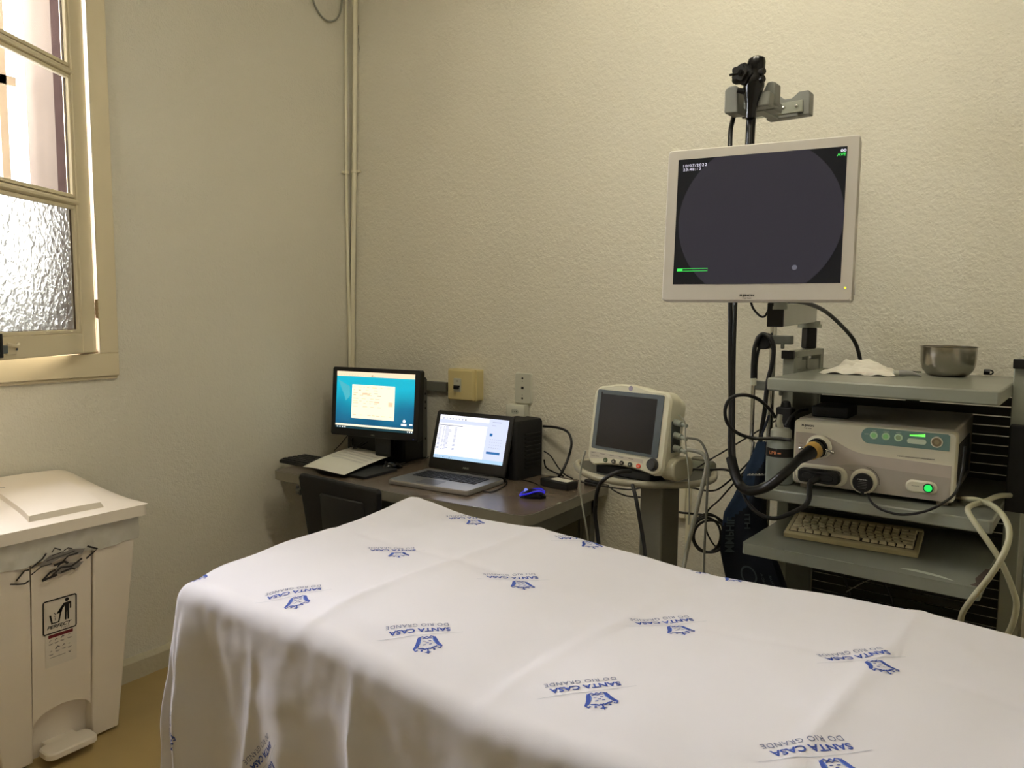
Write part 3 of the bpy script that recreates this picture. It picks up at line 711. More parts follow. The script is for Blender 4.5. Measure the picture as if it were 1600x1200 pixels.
R2(-.02, shh / 2 - .0215, -.01, shh / 2 - .013, 3, .0004)
for i in range(4): R2(-.213 + i * .015, -shh / 2 + .003, -.206 + i * .015, -shh / 2 + .008, 4, .0004)
for i in range(3): R2(.19 + i * .011, -shh / 2 + .003, .196 + i * .011, -shh / 2 + .009, 4, .0004)
g.poly(circ(.008, 12, .172, -.082), .0004, 4); R2(.155, -.104, .185, -.094, 4, .0004); R2(.20, -.100, .218, -.093, 4, .0004)
random.seed(3)
for i, y in enumerate((.062, .048, .034, .024, .008, -.004, -.014, -.03, -.07)):
    x = -.122
    while x < (.02 if i not in (0, 8) else .09):
        l = random.uniform(.008, .03); R2(x, y, x + l, y + .0035, 3 if random.random() < .4 and i < 4 else 7, .0004); x += l + random.uniform(.006, .03)
R2(-.07, .028, -.025, .036, 7, .0005); R2(.08, -.02, .105, .0, 7, .0005); R2(.0, -.008, .03, .0, 7, .0005)
obj('screen', g, [teal(), CRM, CRP, DK, WH, DTB, LTL, RDT], mon)
g = G(FM); g.text('DELL', 0, .012, w=.022, h=.006, z=.0004); obj('badge', g, M_GREYC, mon)
g = G(); g.box((.03, .052, .075), (.09, .03, .15)); g.prism(rrect(.24, .15, .03), 0, .012, T=Matrix.Translation((.02, .015, 0)), inset=.004, iz=.004)
obj('stand', g, M_BLACKG, mon, bevel=.003)
o = obj('power_led', G(FM).poly(circ(.0015, 8, .225, .01), .0005), emis('led_blue', (.4, .5, 1), 1), mon)

# ---- desktop tower behind the monitor
tw = thing('computer_tower', 'black desktop computer case standing behind the left monitor', 'computer', (-2.43, 2.705, DZ))
obj('case', G().box((-.19, .085, .20), (.38, .17, .40)), M_BLACK, tw, bevel=.008)
g = G(); g.box((.002, .150, .20), (.006, .03, .385)); 
obj('rear_edge', g, mat('zinc_grey', (.38, .38, .35), rough=.4, metal=.4), tw, bevel=.002)
for z in (.32, .28, .25, .10): obj('rear_port', G().box((.0055, .15, z), (.002, .008, .010)), M_BLACKM, tw)

# ---- laptop
lp = thing('laptop', 'silver laptop with white application window on screen, on the desk', 'laptop', (at(668, 748, z=DZ).x, at(668, 748, z=DZ).y, DZ), R(-3))
c0 = at(607, 750, z=DZ + .012); c1 = at(729, 774, z=DZ + .012); c2 = at(674, 724, z=DZ + .02); c3 = at(786, 746, z=DZ + .02)
wv = (c1 - c0); LY = math.atan2(((c1 - c0) + (c3 - c2)).y, ((c1 - c0) + (c3 - c2)).x)
LW = ((c1 - c0).length + (c3 - c2).length) / 2; LD = .27
fm = (c0 + c1) / 2; lp.location = (fm.x, fm.y, DZ); lp.rotation_euler = (0, 0, LY)
bk = (c2 + c3) / 2; LD = (bk - fm).length * .96
LW = .405; LD = .275; LY = R(2.5); lp.rotation_euler = (0, 0, LY); lp.location = (fm.x + .002, fm.y + .0, DZ)
sk = math.atan2(bk.y - fm.y, bk.x - fm.x) - LY - PI / 2
g = G(); g.prism(rrect(LW, LD, .014), .004, .022, T=Matrix.Translation((0, LD / 2, 0)), inset=.003, iz=.006); obj('base', g, M_SILVER, lp)
g = G(); g.prism(rrect(LW * .985, LD * .97, .014), 0, .009, T=Matrix.Translation((0, LD / 2, 0))); obj('underside', g, M_BLACK, lp)
g = G(); g.prism(rrect(LW * .80, LD * .42, .006), .0215, .0223, T=Matrix.Translation((-.005, LD * .63, 0))); obj('keyboard_well', g, M_BLACK, lp)
g = G(); g.prism(rrect(.105, LD * .26, .004), .0215, .0224, T=Matrix.Translation((-.02, LD * .21, 0))); obj('touchpad', g, mat('touchpad_grey', (.42, .42, .44), rough=.35, metal=.3), lp)
kp = obj('key', G().prism(rrect(LW * .80 / 15 * .86, LD * .42 / 6 * .84, .002), 0, .0022, inset=.001, iz=.001), M_KEYD, lp)
first = True
for r_ in range(6):
    for c_ in range(15):
        if r_ == 0 and 4 < c_ < 9: continue
        loc = (-.005 + LW * .80 * ((c_ + .5) / 15 - .5), LD * .63 + LD * .42 * ((r_ + .5) / 6 - .5), .0223)
        if first: kp.location = loc; first = False
        else: copy_of(kp, lp, loc)
LT = R(17); LH = .262
FL = front(0, LD - .004, .022, LT)
g = G(FL); g.prism(rrect(LW, LH, .012), -.008, 0, T=Matrix.Translation((0, LH / 2 + .004, 0)), inset=.002, iz=.002); obj('screen_housing', g, M_BLACK, lp)
sw, shh = LW - .042, LH - .068; cy = .004 + LH - .019 - shh / 2
W1 = emis('lap_white', (.96, .96, 1.0), 1.1); W2 = emis('lap_lavender', (.82, .85, .97), 1.0); W3 = emis('lap_blue', (.15, .45, .72), .8); W4 = emis('lap_grey', (.70, .72, .82), .9); W5 = emis('lap_dark', (.25, .30, .42), .7); W6 = emis('lap_task', (.70, .84, .95), .95)
g = G(FL @ Matrix.Translation((0, cy, .0004)))
a, b = sw / 2, shh / 2
R2(-a, -b, a, b, 0, 0); R2(-a, b - .036, a, b, 1, .0002); R2(-a, b - .02, a * .45, b, 0, .0003); R2(a * .42, -b, a, b, 1, .0003); R2(-a, -b, a, -b + .015, 5, .0004)
for i in range(8): R2(-a + .018 + i * .017, b - .018, -a + .024 + i * .017, b - .012, 3 if i < 7 else 4, .0005)
R2(-a + .003, b - .047, -a * .28, b - .0445, 4, .0005)
for i in range(18):
    y = b - .055 - i * .0058
    for x0, x1 in ((.006, .02), (.028, .036), (.04, .04 + random.uniform(.015, .035)), (.09, .103)): R2(-a + x0, y, -a + x1, y + .0028, 3, .0005)
R2(a * .52, b - .075, a * .60, b - .063, 2, .0006); R2(a * .50, -b + .042, a * .88, -b + .052, 2, .0006); R2(a * .55, b - .015, a * .8, b - .012, 3, .0006); R2(a * .55, b - .03, a * .66, b - .027, 3, .0006)
for i in range(6):
    for j in range(4): R2(a * .55 + i * .011, b - .09 - j * .012, a * .55 + i * .011 + .004, b - .087 - j * .012, 3, .0006)
for i in range(9): R2(-a + .006 + i * .011, -b + .004, -a + .011 + i * .011, -b + .009, 4 if i in (4, 7) else 3, .0006)
obj('screen', g, [W1, W2, W3, W4, W5, W6], lp)
g = G(FL); g.text('ASUS', 0, .022, w=.032, h=.008, z=.0005, bold=.02); obj('badge', g, M_GREYC, lp)
g = G(); g.cyl((-LW * .3, LD, .022), (LW * .3, LD, .022), .006, n=12); obj('hinge', g, M_BLACK, lp)

# ---- keyboard, folder, paper, mouse at the left
kc = at(474, 721, z=DZ + .012)
kb = thing('keyboard', 'flat black computer keyboard partly covered by paper at the desk left end', 'keyboard', (-2.70, 2.44, DZ), R(-3))
g = G(); g.prism(rrect(.44, .165, .014), 0, .016, inset=.004, iz=.005); obj('case', g, M_BLACK, kb)
kp = obj('key', G().prism(rrect(.0235, .0225, .003), 0, .006, inset=.002, iz=.003), M_KEYD, kb); first = True
for r_ in range(5):
    for c_ in range(17):
        loc = (-.21 + .42 * (c_ + .5) / 17, -.07 + .14 * (r_ + .5) / 5, .0155)
        if first: kp.location = loc; first = False
        else: copy_of(kp, kb, loc)
q = [at(x, y, z=DZ + .014) for x, y in ((545, 742), (583, 741), (660, 708), (600, 700))]
ctr = sum(q, Vector()) / 4
nb = thing('notebook', 'thin black folder lying under the sheet of paper beside the keyboard', 'folder', (-2.40, 2.44, DZ), R(2))
obj('cover', G().prism(rrect(.15, .22, .008), 0, .013), M_BLACKM, nb, bevel=.002)
g = G(); nA = 24; vs = []
Q = [at(473, 729, z=DZ + .032), at(538, 741, z=DZ + .024), at(624, 707, z=DZ + .034), at(560, 696, z=DZ + .034)]
for i in range(nA + 1):
    s_ = i / nA
    for j in range(nA + 1):
        t = j / nA; p_ = (Q[0] * (1 - s_) + Q[1] * s_) * (1 - t) + (Q[3] * (1 - s_) + Q[2] * s_) * t
        vs.append((p_.x, p_.y, p_.z + .010 * math.sin(PI * t) * (1 - .5 * s_) + .003 * math.sin(5 * s_)))
g.add(vs, [(i * (nA + 1) + j, (i + 1) * (nA + 1) + j, (i + 1) * (nA + 1) + j + 1, i * (nA + 1) + j + 1) for i in range(nA) for j in range(nA)])
g.add([(v[0], v[1], v[2] + .0006) for v in vs], [(i * (nA + 1) + j, (i + 1) * (nA + 1) + j, (i + 1) * (nA + 1) + j + 1, i * (nA + 1) + j + 1) for i in range(4, 21) for j in (9, 11, 13, 15)], 1)
pp = obj('printed_paper', g, [M_PAPER, M_PRINT]); m_ = pp.modifiers.new('s', 'SOLIDIFY'); m_.thickness = .0004
tag(pp, 'white sheet of printed paper lying over the black keyboard on the desk', 'paper')
def mouse(loc, rz, label, blue):
    t = thing('computer_mouse', label, 'mouse', loc, rz)
    g = G(); n1, n2 = 14, 16; vs = []
    for i in range(n1 + 1):
        s_ = i / n1; x = (s_ - .5) * .10; wv_ = .029 * math.sin(PI * min(.97, max(.03, s_))) ** .35 * (1 - .12 * math.sin(PI * s_)); h = .034 * math.sin(PI * (.08 + .84 * s_)) ** .8
        for k in range(n2 + 1): q = PI * k / n2; vs.append((x, wv_ * math.cos(q), h * math.sin(q) ** .7))
    g.add(vs, [(i * (n2 + 1) + k, i * (n2 + 1) + k + 1, (i + 1) * (n2 + 1) + k + 1, (i + 1) * (n2 + 1) + k) for i in range(n1) for k in range(n2)])
    g.add([vs[i * (n2 + 1)] for i in range(n1 + 1)] + [vs[i * (n2 + 1) + n2] for i in range(n1 + 1)], [(i, i + 1, n1 + 2 + i, n1 + 1 + i) for i in range(n1)])
    obj('body', g, M_BLACKG, t, weld=True)
    if blue:
        for sg in (-1, 1):
            g = G(); g.tube([(-.051, sg * .006, .010), (-.040, sg * .024, .016), (-.015, sg * .027, .022), (.005, sg * .025, .029), (.03, sg * .020, .031), (.045, sg * .010, .022)], [.0036, .0026], 8)
            obj('light_strip', g, emis('blue_glow', (.14, .12, .8), .7), t)
        g = G(); g.prism(rrect(.006, .03, .003), 0, .005, T=Matrix.Translation((-.049, 0, .006))); obj('front_light', g, emis('blue_glow2', (.22, .25, .75), .6), t)
    g = G(); g.cyl((-.028, -.003, .028), (-.028, .003, .028), .008, n=14); obj('scroll_wheel', g, M_BLACKM if not blue else emis('wheel_glow', (.5, .55, .9), .8), t)
    return t
p_ = at(833, 776, z=DZ + .005); mouse((p_.x, p_.y, DZ + .001), R(28), 'black computer mouse with glowing blue strips on the desk right side', True)
cable('mouse_cable', 'thin black cable of the blue-lit mouse on the desk', [at(852, 767, z=DZ + .01), at(840, 757, z=DZ + .004), at(826, 752, z=DZ + .004), at(806, 748, z=DZ + .004)], .0018)
p_ = at(612, 729, z=DZ + .01); mouse((p_.x, p_.y, DZ + .001), R(70), 'plain black computer mouse beside the printed paper on the desk', False)
cable('mouse_cable', 'thin black cable running from the plain mouse behind the laptop', [at(624, 727, z=DZ + .008), at(640, 724, z=DZ + .003), at(660, 718, z=DZ + .003), at(672, 713, z=DZ + .003)], .0018)

# ---- UPS
ups = thing('ups_unit', 'black battery backup unit with green light behind the laptop', 'power supply', (-1.785, 2.69, DZ), R(-9))
g = G(); g.prism(rrect(.135, .185, .02), 0, .255, T=Matrix.Translation((-.0675, .0925, 0)), inset=.006, iz=.012); obj('case', g, M_BLACKM, ups)
g = G()
for i in range(9): obj('side_louvre', G().box((.0015, .11, .05 + i * .018), (.004, .10, .006)), M_BLACK, ups)
g = G(front(-.065, -.003, 0)); g.prism(rrect(.10, .11, .012), 0, .004, T=Matrix.Translation((0, .17, 0))); g.box((0, .06, .0), (.06, .09, .003)); obj('front_plate', g, M_BLACKG, ups, bevel=.002)
obj('status_light', G(front(-.045, -.0075, 0)).poly(circ(.003, 10, 0, .145), .0002), emis('led_green', (.75, 1, .45), 2.5), ups)
g = G(front(-.075, -.0075, 0)); g.text('SMS', 0, .235, w=.03, h=.006, z=-.004); obj('badge', g, M_GREYC, ups)
# ---- power adapter
p_ = at(886, 762, z=DZ)
ad = thing('power_adapter', 'black power brick with white label at the desk right end', 'power adapter', (-1.575, 2.70, DZ), R(-10))
obj('brick', G().box((0, 0, .017), (.15, .07, .033)), M_BLACK, ad, bevel=.005)
obj('rating_label', G().prism(rrect(.09, .045, .003), .0335, .0342, T=Matrix.Translation((.015, 0, 0))), M_PAPER, ad)
p_ = at(945, 757, z=DZ)
ad2 = thing('power_adapter', 'small black plug-in adapter with papery label beyond the power brick', 'power adapter', (-1.475, 2.82, DZ), R(-12))
obj('brick', G().box((0, 0, .012), (.07, .05, .022)), M_BLACK, ad2, bevel=.004)
obj('rating_label', G().prism(rrect(.05, .03, .002), .0225, .0230), M_PAPER, ad2)

# ---- wall fittings
c = at(702, 627, y=YB); c2 = at(752, 578, y=YB)
x0 = at(702, 600, y=YB - .07).x; x1 = at(736, 600, y=YB - .07).x; zb = at(720, 626, y=YB - .07).z; zt = at(715, 577, y=YB - .07).z
bb = thing('breaker_box', 'aged cream circuit breaker box on the back wall above the laptop', 'breaker box', ((x0 + x1) / 2, YB, (zb + zt) / 2))
bw, bh = x1 - x0 + .02, zt - zb
g = G(front(0, 0, 0)); a = rrect(bw + .02, bh, .006, 3); g.prism(a, 0, .052); g.prism(rrect(bw, bh * .98, .006, 3), .05, .072, inset=.005, iz=.006); obj('housing', g, M_BOXC, bb, bevel=.002)
g = G(front(-.012, -.072, .0)); g.prism(rrect(.040, .062, .003), 0, .006, mi=0); g.box((0, -.005, .008), (.034, .006, .006), mi=1); g.box((0, -.012, .012), (.022, .012, .016), mi=1); g.text('10', 0, .018, h=.008, z=.0063, mi=1)
obj('breaker', g, [M_GREYL, M_BLACK], bb)
x0 = at(807, 600, y=YB).x; x1 = at(832, 600, y=YB).x; zt = at(820, 583, y=YB).z; zb = at(820, 630, y=YB).z
wp = thing('wall_plate', 'white wall plate with a column of dark holes above the socket', 'wall plate', ((x0 + x1) / 2, YB, (zt + zb) / 2))
g = G(front(0, 0, 0)); g.prism(rrect(x1 - x0, zt - zb, .006), 0, .014, inset=.003, iz=.004); obj('plate', g, M_SOCK, wp)
g = G(front(-.002, -.0143, 0))
for z, r in ((.045, .005), (.032, .002), (-.03, .002), (-.045, .005)): g.poly(circ(r, 14, 0, z), 0)
g.poly([(-.006, -.004), (.007, -.004), (.007, .008), (-.006, .008)], 0)
obj('hole', g, M_BLACKM, wp)
x0 = at(793, 645, y=YB - .03).x; x1 = at(818, 645, y=YB - .03).x; zt = at(805, 632, y=YB - .03).z
so = thing('wall_socket', 'grey-white surface power socket below the wall plate with holes', 'socket', ((x0 + x1) / 2, YB, zt - .055))
g = G(front(0, 0, 0)); g.prism(rrect(x1 - x0 + .015, .11, .006), 0, .034, inset=.003, iz=.003); obj('housing', g, M_SOCK, so)
g = G(front(0, -.034, .024)); g.prism(rrect(.036, .02, .009), 0, .003); obj('socket_face', g, M_GREYL, so)
g = G(front(0, -.0373, .024))
for k in (-.009, 0, .009): g.poly(circ(.0025, 8, k, 0), 0)
obj('pin_hole', g, M_BLACKM, so)
# trunking to the breaker box
x0 = at(640, 610, y=YB).x; x1 = at(702, 605, y=YB).x; zt = at(690, 597, y=YB - .02).z; zb = at(690, 612, y=YB - .02).z
tag(obj('cable_trunking', G().box(((x0 + x1) / 2, YB - .012, (zt + zb) / 2), (x1 - x0, .024, zt - zb)), mat('trunking_grey', (.40, .40, .36), rough=.5), bevel=.002), 'grey cable trunking on the wall between the computer case and breaker box', 'trunking')
x0 = at(1046, 780, y=YB).x; x1 = at(1073, 780, y=YB).x; zt = at(1060, 755, y=YB).z; zb = at(1060, 806, y=YB).z
jb = thing('junction_box', 'wall-coloured junction box with conduit behind the patient monitor stand', 'junction box', ((x0 + x1) / 2, YB, (zt + zb) / 2))
obj('box', G().box((-.02, -.014, 0), (x1 - x0 + .05, .028, zt - zb)), M_PIPE, jb, bevel=.003)
g = G(); g.box(((x1 - x0) / 2 + .012, -.008, -.02), (.018, .016, .30)); obj('conduit', g, M_PIPE, jb, bevel=.002)

# ---- chair
ch = thing('office_chair', 'black office chair with its back to the bed, tucked at the desk', 'chair', (-2.33, 2.30, 0), R(-4))
c0 = at(466, 742, y=2.12); c1 = at(598, 768, y=2.12)
ch.location = ((c0.x + c1.x) / 2 - .02, 2.12, 0); CWd = (c1 - c0).length * 1.02; zt = (c0.z + c1.z) / 2
g = G(front(0, 0, zt, R(-5))); P = [(-CWd / 2 + .0, -.012), (-CWd / 2 + .012, 0), (CWd / 2 - .012, 0), (CWd / 2, -.012), (CWd / 2 - .045, -.40), (CWd / 2 - .07, -.42), (-CWd / 2 + .07, -.42), (-CWd / 2 + .045, -.40)][::-1]
g.prism(P, -.03, 0); obj('backrest', g, M_BLACKM, ch, bevel=.008, seg=3)
g = G(front(0, 0, zt, R(-5))); g.prism(rrect(CWd * .55, .30, .012), 0, .006, T=Matrix.Translation((.03, -.21, 0)), inset=.004, iz=.004); obj('back_shell', g, M_BLACK, ch)
g = G(front(-CWd / 2 + .0, 0, zt - .075, 0)); g.cyl((-.004, 0, -.02), (-.034, 0, -.02), .009, n=12); g.cyl((-.028, -.018, -.02), (-.028, .018, -.02), .007, n=10); g.cyl((-.012, -.02, -.02), (-.012, .0, -.02), .006, n=10); obj('tilt_knob', g, mat('grey_knob', (.33, .34, .33), rough=.4, metal=.4), ch)
obj('seat', G().prism(rrect(.44, .42, .06), .42, .48, T=Matrix.Translation((0, .26, 0)), inset=.012, iz=.02), M_BLACKM, ch)
g = G(); g.tube([(0, .04, zt - .36), (0, .06, .45), (0, .12, .41), (0, .24, .40)], .016, 10); obj('back_support', g, M_BLACK, ch)
obj('gas_column', G().cyl((0, .25, .08), (0, .25, .42), .025, n=16), M_BLACK, ch)
for k in range(5):
    a = R(72 * k + 20); e = Vector((math.cos(a) * .27, math.sin(a) * .27 + .25, .065))
    obj('base_leg', G().cyl((0, .25, .09), e, .022, .014, n=10), M_BLACK, ch)
    obj('caster', G().cyl((e.x - .018, e.y, .026), (e.x + .018, e.y, .026), .026, n=16), M_BLACK, ch)

# ================================================================== PATIENT MONITOR ON ITS STAND
PX = Vector((-1.05, 2.20, 0)); PY = R(-12)
st_ = thing('monitor_stand', 'grey column stand with rounded tray carrying the patient monitor', 'stand', (PX.x, PX.y, 0), PY)
TZ = .965
def L2(px, py, z=None, y=None):
    p_ = at(px, py, z=z, y=y); d = p_ - PX; return Vector((d.x * math.cos(PY) + d.y * math.sin(PY), -d.x * math.sin(PY) + d.y * math.cos(PY), p_.z))
rim = [L2(x, y, z=TZ) for x, y in ((960, 722), (908, 722), (903, 731), (920, 742), (960, 752), (1003, 757), (1040, 758), (1080, 757), (1112, 750), (1116, 738))]
g = G(); g.tube(rim, .0115, 12); obj('tray_rail', g, mat('stand_beige_grey', (.62, .60, .52), rough=.4), st_)
M_ST = mat('stand_grey', (.40, .39, .34), rough=.45, noise=.04, nscale=10)
g = G(); g.prism([(p_.x, p_.y) for p_ in rim[::-1]], TZ - .004, TZ + .006); obj('tray', g, mat('tray_dark_grey', (.30, .30, .27), rough=.5), st_)
pc = L2(1022, 760, z=TZ - .01); cx, cy_ = pc.x + .0, pc.y + .05
g = G(); g.box((cx - .012, cy_, TZ / 2), (.085, .10, TZ - .01)); obj('column', g, M_ST, st_, bevel=.006)
g = G(); g.box((cx - .012, cy_, .04), (.10, .5, .05)); g.box((cx - .012, cy_, .04), (.5, .10, .05)); obj('base', g, M_ST, st_, bevel=.008)
for dx, dy in ((.23, 0), (-.23, 0), (0, .23), (0, -.23)): obj('caster', G().cyl((cx - .03 + dx, cy_ + dy, .02), (cx + .006 + dx, cy_ + dy, .02), .02, n=14), M_BLACK, st_)
pm = thing('patient_monitor', 'cream portable patient monitor with dark blank screen on the column stand', 'patient monitor', (PX.x, PX.y, TZ + .006), PY)
PT = R(9); PW, PH = .305, .262
FP = front(0, 0, .03, PT)
cc = at(985, 668, y=2.22); 
g = G(FP)
Pf = []
for x, y in rrect(PW, PH, .035, 6):
    yy = y + (.014 * (1 - (2 * x / PW) ** 2) if y > 0 else .012 * math.cos(PI * x / PW * 1.1) if abs(x) < PW * .40 else 0)
    Pf.append((x, yy))
xs = []
hp = [(-PW / 2 + .035 + (PW - .07) * i / 10) for i in range(11)]
Pf = [(PW / 2 - .035 + .035 * math.cos(R(a)), PH / 2 - .035 + .035 * math.sin(R(a))) for a in range(0, 91, 15)]
Pf += [(x, PH / 2 + .012 * math.exp(-((x + .02) / .07) ** 4)) for x in hp[::-1][1:-1]]
Pf += [(-PW / 2 + .035 + .035 * math.cos(R(a)), PH / 2 - .035 + .035 * math.sin(R(a))) for a in range(90, 181, 15)]
Pf += [(-PW / 2 + .035 + .035 * math.cos(R(a)), -PH / 2 + .035 + .035 * math.sin(R(a))) for a in range(180, 271, 15)]
Pf += [(x, -PH / 2 + .012 * math.cos(PI * x / (PW - .07))) for x in hp[1:-1]]
Pf += [(PW / 2 - .035 + .035 * math.cos(R(a)), -PH / 2 + .035 + .035 * math.sin(R(a))) for a in range(270, 361, 15)][:-1] + []
Pf = [(x, y + PH / 2) for x, y in Pf]
g.prism(Pf, -.055, 0, inset=.006, iz=.007); g.prism([(x * .90, (y - PH / 2) * .90 + PH / 2) for x, y in Pf], -.105, -.05, inset=.0); 
obj('housing', g, mat('patient_monitor_cream', (.80, .785, .69), rough=.4, noise=.02), pm)
g = G(FP @ Matrix.Translation((-.004, .152, 0))); g.prism(rrect(.262, .195, .006), 0, .003, mi=0); g.poly(rrect(.222, .172, .002), .0034, 1, T=Matrix.Translation((-.003, -.002, 0))); g.stroke([(-.112, .09), (-.112, -.088)], .005, .0036, 2)
obj('screen', g, [M_BEZG, M_DGREY, M_BLACKG], pm)
g = G(FP @ Matrix.Translation((-.055, .036, .0004))); g.poly([(-.085, .008), (.13, .008), (.13, -.004), (.02, -.004), (-.04, -.012), (-.085, -.016)], 0, 0); g.text('DASH 4000', -.062, -.006, w=.032, h=.0045, z=.0004, mi=1)
for i in range(5): g.box((-.07 + i * .038, .004, .0004), (.018, .0016, .0002), mi=1)
obj('label_strip', g, [M_CREAM2, M_GREYINK], pm)
for i, (c_, nm) in enumerate((((.25, .33, .20), 'g'), ((.2, .19, .17), 'k'), ((.2, .19, .17), 'k'), ((.17, .20, .17), 'k2'), ((.82, .30, .16), 'r'))):
    g = G(FP @ Matrix.Translation((-.072 + i * .033, .022, 0))); g.prism(circ(.0085, 20, 0, 0, .0075), 0, .003, inset=.001, iz=.001); g.poly([(-.003, -.002), (.003, -.002), (0, .003)], .0034, 1)
    obj('button', g, [mat('mbtn_' + nm, c_, rough=.45), M_CREAM2], pm)
g = G(FP @ Matrix.Translation((.112, .034, 0))); g.prism(circ(.0205, 28), 0, .004, inset=.001, iz=.001); g.prism(circ(.017, 28), .004, .014, inset=.002, iz=.003); g.prism(circ(.006, 16), .014, .0145, mi=0); obj('dial_knob', g, mat('knob_grey', (.22, .22, .22), rough=.45), pm)
g = G(FP @ Matrix.Translation((-.005, .262, .0003))); g.poly(circ(.0085, 20), 0, 0); g.poly(circ(.0068, 20), .0003, 1); g.text('GE', 0, 0, w=.007, h=.006, z=.0006, mi=0)
obj('maker_badge', g, [mat('badge_grey', (.50, .47, .52), rough=.4), mat('badge_violet', (.62, .58, .66), rough=.4)], pm)
g = G(); g.box((.143, .065, .15), (.02, .05, .10)); obj('connector_block', g, mat('port_grey', (.30, .32, .30), rough=.5), pm, bevel=.003)
for z in (.195, .155, .115):
    g = G(); g.cyl((.150, .06, z), (.182, .052, z - .002), .011, .009, n=14); g.cyl((.182, .052, z - .002), (.202, .05, z - .006), .006, n=12); obj('lead_plug', g, mat('plug_grey', (.58, .60, .55), rough=.45), pm, bevel=.001)
g = G(); g.prism(rrect(.11, .07, .03), 0, .05, T=frame((.178, .075, .05), (0, 1, 0), (0, 0, 1), (-1, 0, 0))); obj('battery_door', g, mat('pm_side', (.68, .66, .56), rough=.45), pm, bevel=.006)
g = G(); g.box((-.02, .09, .015), (.22, .13, .03)); obj('foot', g, M_BLACKM, pm, bevel=.004)
p_ = at(1090, 737, z=TZ + .006)
mo = thing('printer_module', 'small grey module lying on the tray right of the patient monitor', 'module', (p_.x, p_.y + .03, TZ + .006), PY)
g = G(); g.prism(rrect(.095, .06, .015), 0, .035, inset=.008, iz=.01); obj('case', g, mat('module_grey', (.45, .46, .40), rough=.45), mo)
g = G(); g.prism(rrect(.06, .04, .012), .034, .044, inset=.003, iz=.003); obj('cap', g, M_ST, mo)
# leads
PL = lambda P, y: [at(a, b, y=y) for a, b in P]
cable('sensor_cable', 'thick light grey lead arching down from the patient monitor side', PL(((1074, 702), (1096, 708), (1104, 720), (1103, 735), (1097, 760), (1088, 800), (1078, 840), (1071, 872)), 2.16) + [at(1060, 930, y=2.1)], .0062, M_GREYC)
cable('sensor_cable', 'thinner grey lead arching outermost from the patient monitor side', PL(((1073, 684), (1092, 688), (1103, 705), (1107, 730), (1105, 765), (1103, 810), (1101, 850), (1100, 885)), 2.14) + [at(1099, 940, y=2.1)], .0035, mat('lead_dark', (.42, .42, .38), rough=.5))
cable('sensor_cable', 'thin pale lead looping from the monitor rear down its right side', PL(((1060, 648), (1070, 660), (1071, 690), (1076, 740), (1077, 790), (1076, 820)), 2.19), .0022, M_GREYC)
cable('sensor_cable', 'thin pale grey cord hanging from the monitor tray left end', PL(((915, 704), (909, 725), (906, 755), (910, 790), (916, 825), (919, 850)), 2.13) + [at(920, 900, y=2.1)], .003, M_GREYC)
cable('power_cable', 'thick black cord looping over the tray rail left of the column', [at(985, 736, y=2.14), at(965, 738, y=2.09), at(945, 748, y=2.07), at(934, 765, y=2.08), at(930, 800, y=2.09), at(933, 830, y=2.09), at(938, 870, y=2.08)], .0065)
cable('power_cable', 'thick black cord hanging in front of the stand column', [at(988, 757, y=2.12), at(994, 780, y=2.10), at(1000, 815, y=2.09), at(1006, 850, y=2.08), at(1010, 890, y=2.06)], .006)
cable('power_cable', 'black cord snaking from adapters behind the stand column, upper one', PL(((905, 752), (925, 757), (945, 760), (965, 763), (985, 765), (1003, 762)), 2.6), .003)
cable('power_cable', 'black cord sagging from adapters behind the stand column, lower one', PL(((950, 759), (962, 768), (980, 775), (1003, 777)), 2.55), .003)
cable('power_cable', 'black cord arching from the battery backup down to the power brick',
      [at(849, 666, y=2.86), at(870, 668, y=2.83), at(887, 675, y=2.82), at(893, 692, y=2.80), at(888, 715, y=2.78), at(878, 738, y=2.74), at(872, 746, z=DZ + .03)], .0055)
cable('power_cable', 'thin black cord crossing from battery backup to the desk behind the brick', [at(850, 705, y=2.84), at(860, 712, y=2.84), at(872, 730, y=2.84), at(882, 741, y=2.80), at(895, 748, z=DZ + .02)], .003)
cable('power_cable', 'thin black cord curling low beside the battery backup', [at(850, 718, y=2.80), at(853, 730, y=2.80), at(864, 737, y=2.82), at(880, 744, z=DZ + .03)], .0035)
cable('charger_cable', 'thin black charger cord curling on the desk at the laptop corner', [at(786, 744, z=DZ + .015), at(792, 755, z=DZ + .004), at(780, 764, z=DZ + .004), at(765, 769, z=DZ + .004), at(752, 766, z=DZ + .004)], .0025)
cable('monitor_cable', 'thin black cable slanting down behind the left monitor to the keyboard', [at(545, 678, y=2.70), at(533, 693, y=2.68), at(522, 704, z=DZ + .02)], .0022)
cable('monitor_cable', 'thick black cable looping under the left monitor', [at(556, 678, y=2.72), at(550, 688, y=2.70), at(553, 700, y=2.68), at(562, 695, y=2.70), at(575, 683, y=2.72)], .004)
cable('monitor_cable', 'black cable trailing from under the left monitor behind the paper', [at(582, 684, y=2.72), at(572, 692, y=2.70), at(560, 699, y=2.66), at(540, 703, z=DZ + .02), at(522, 707, z=DZ + .01)], .003)

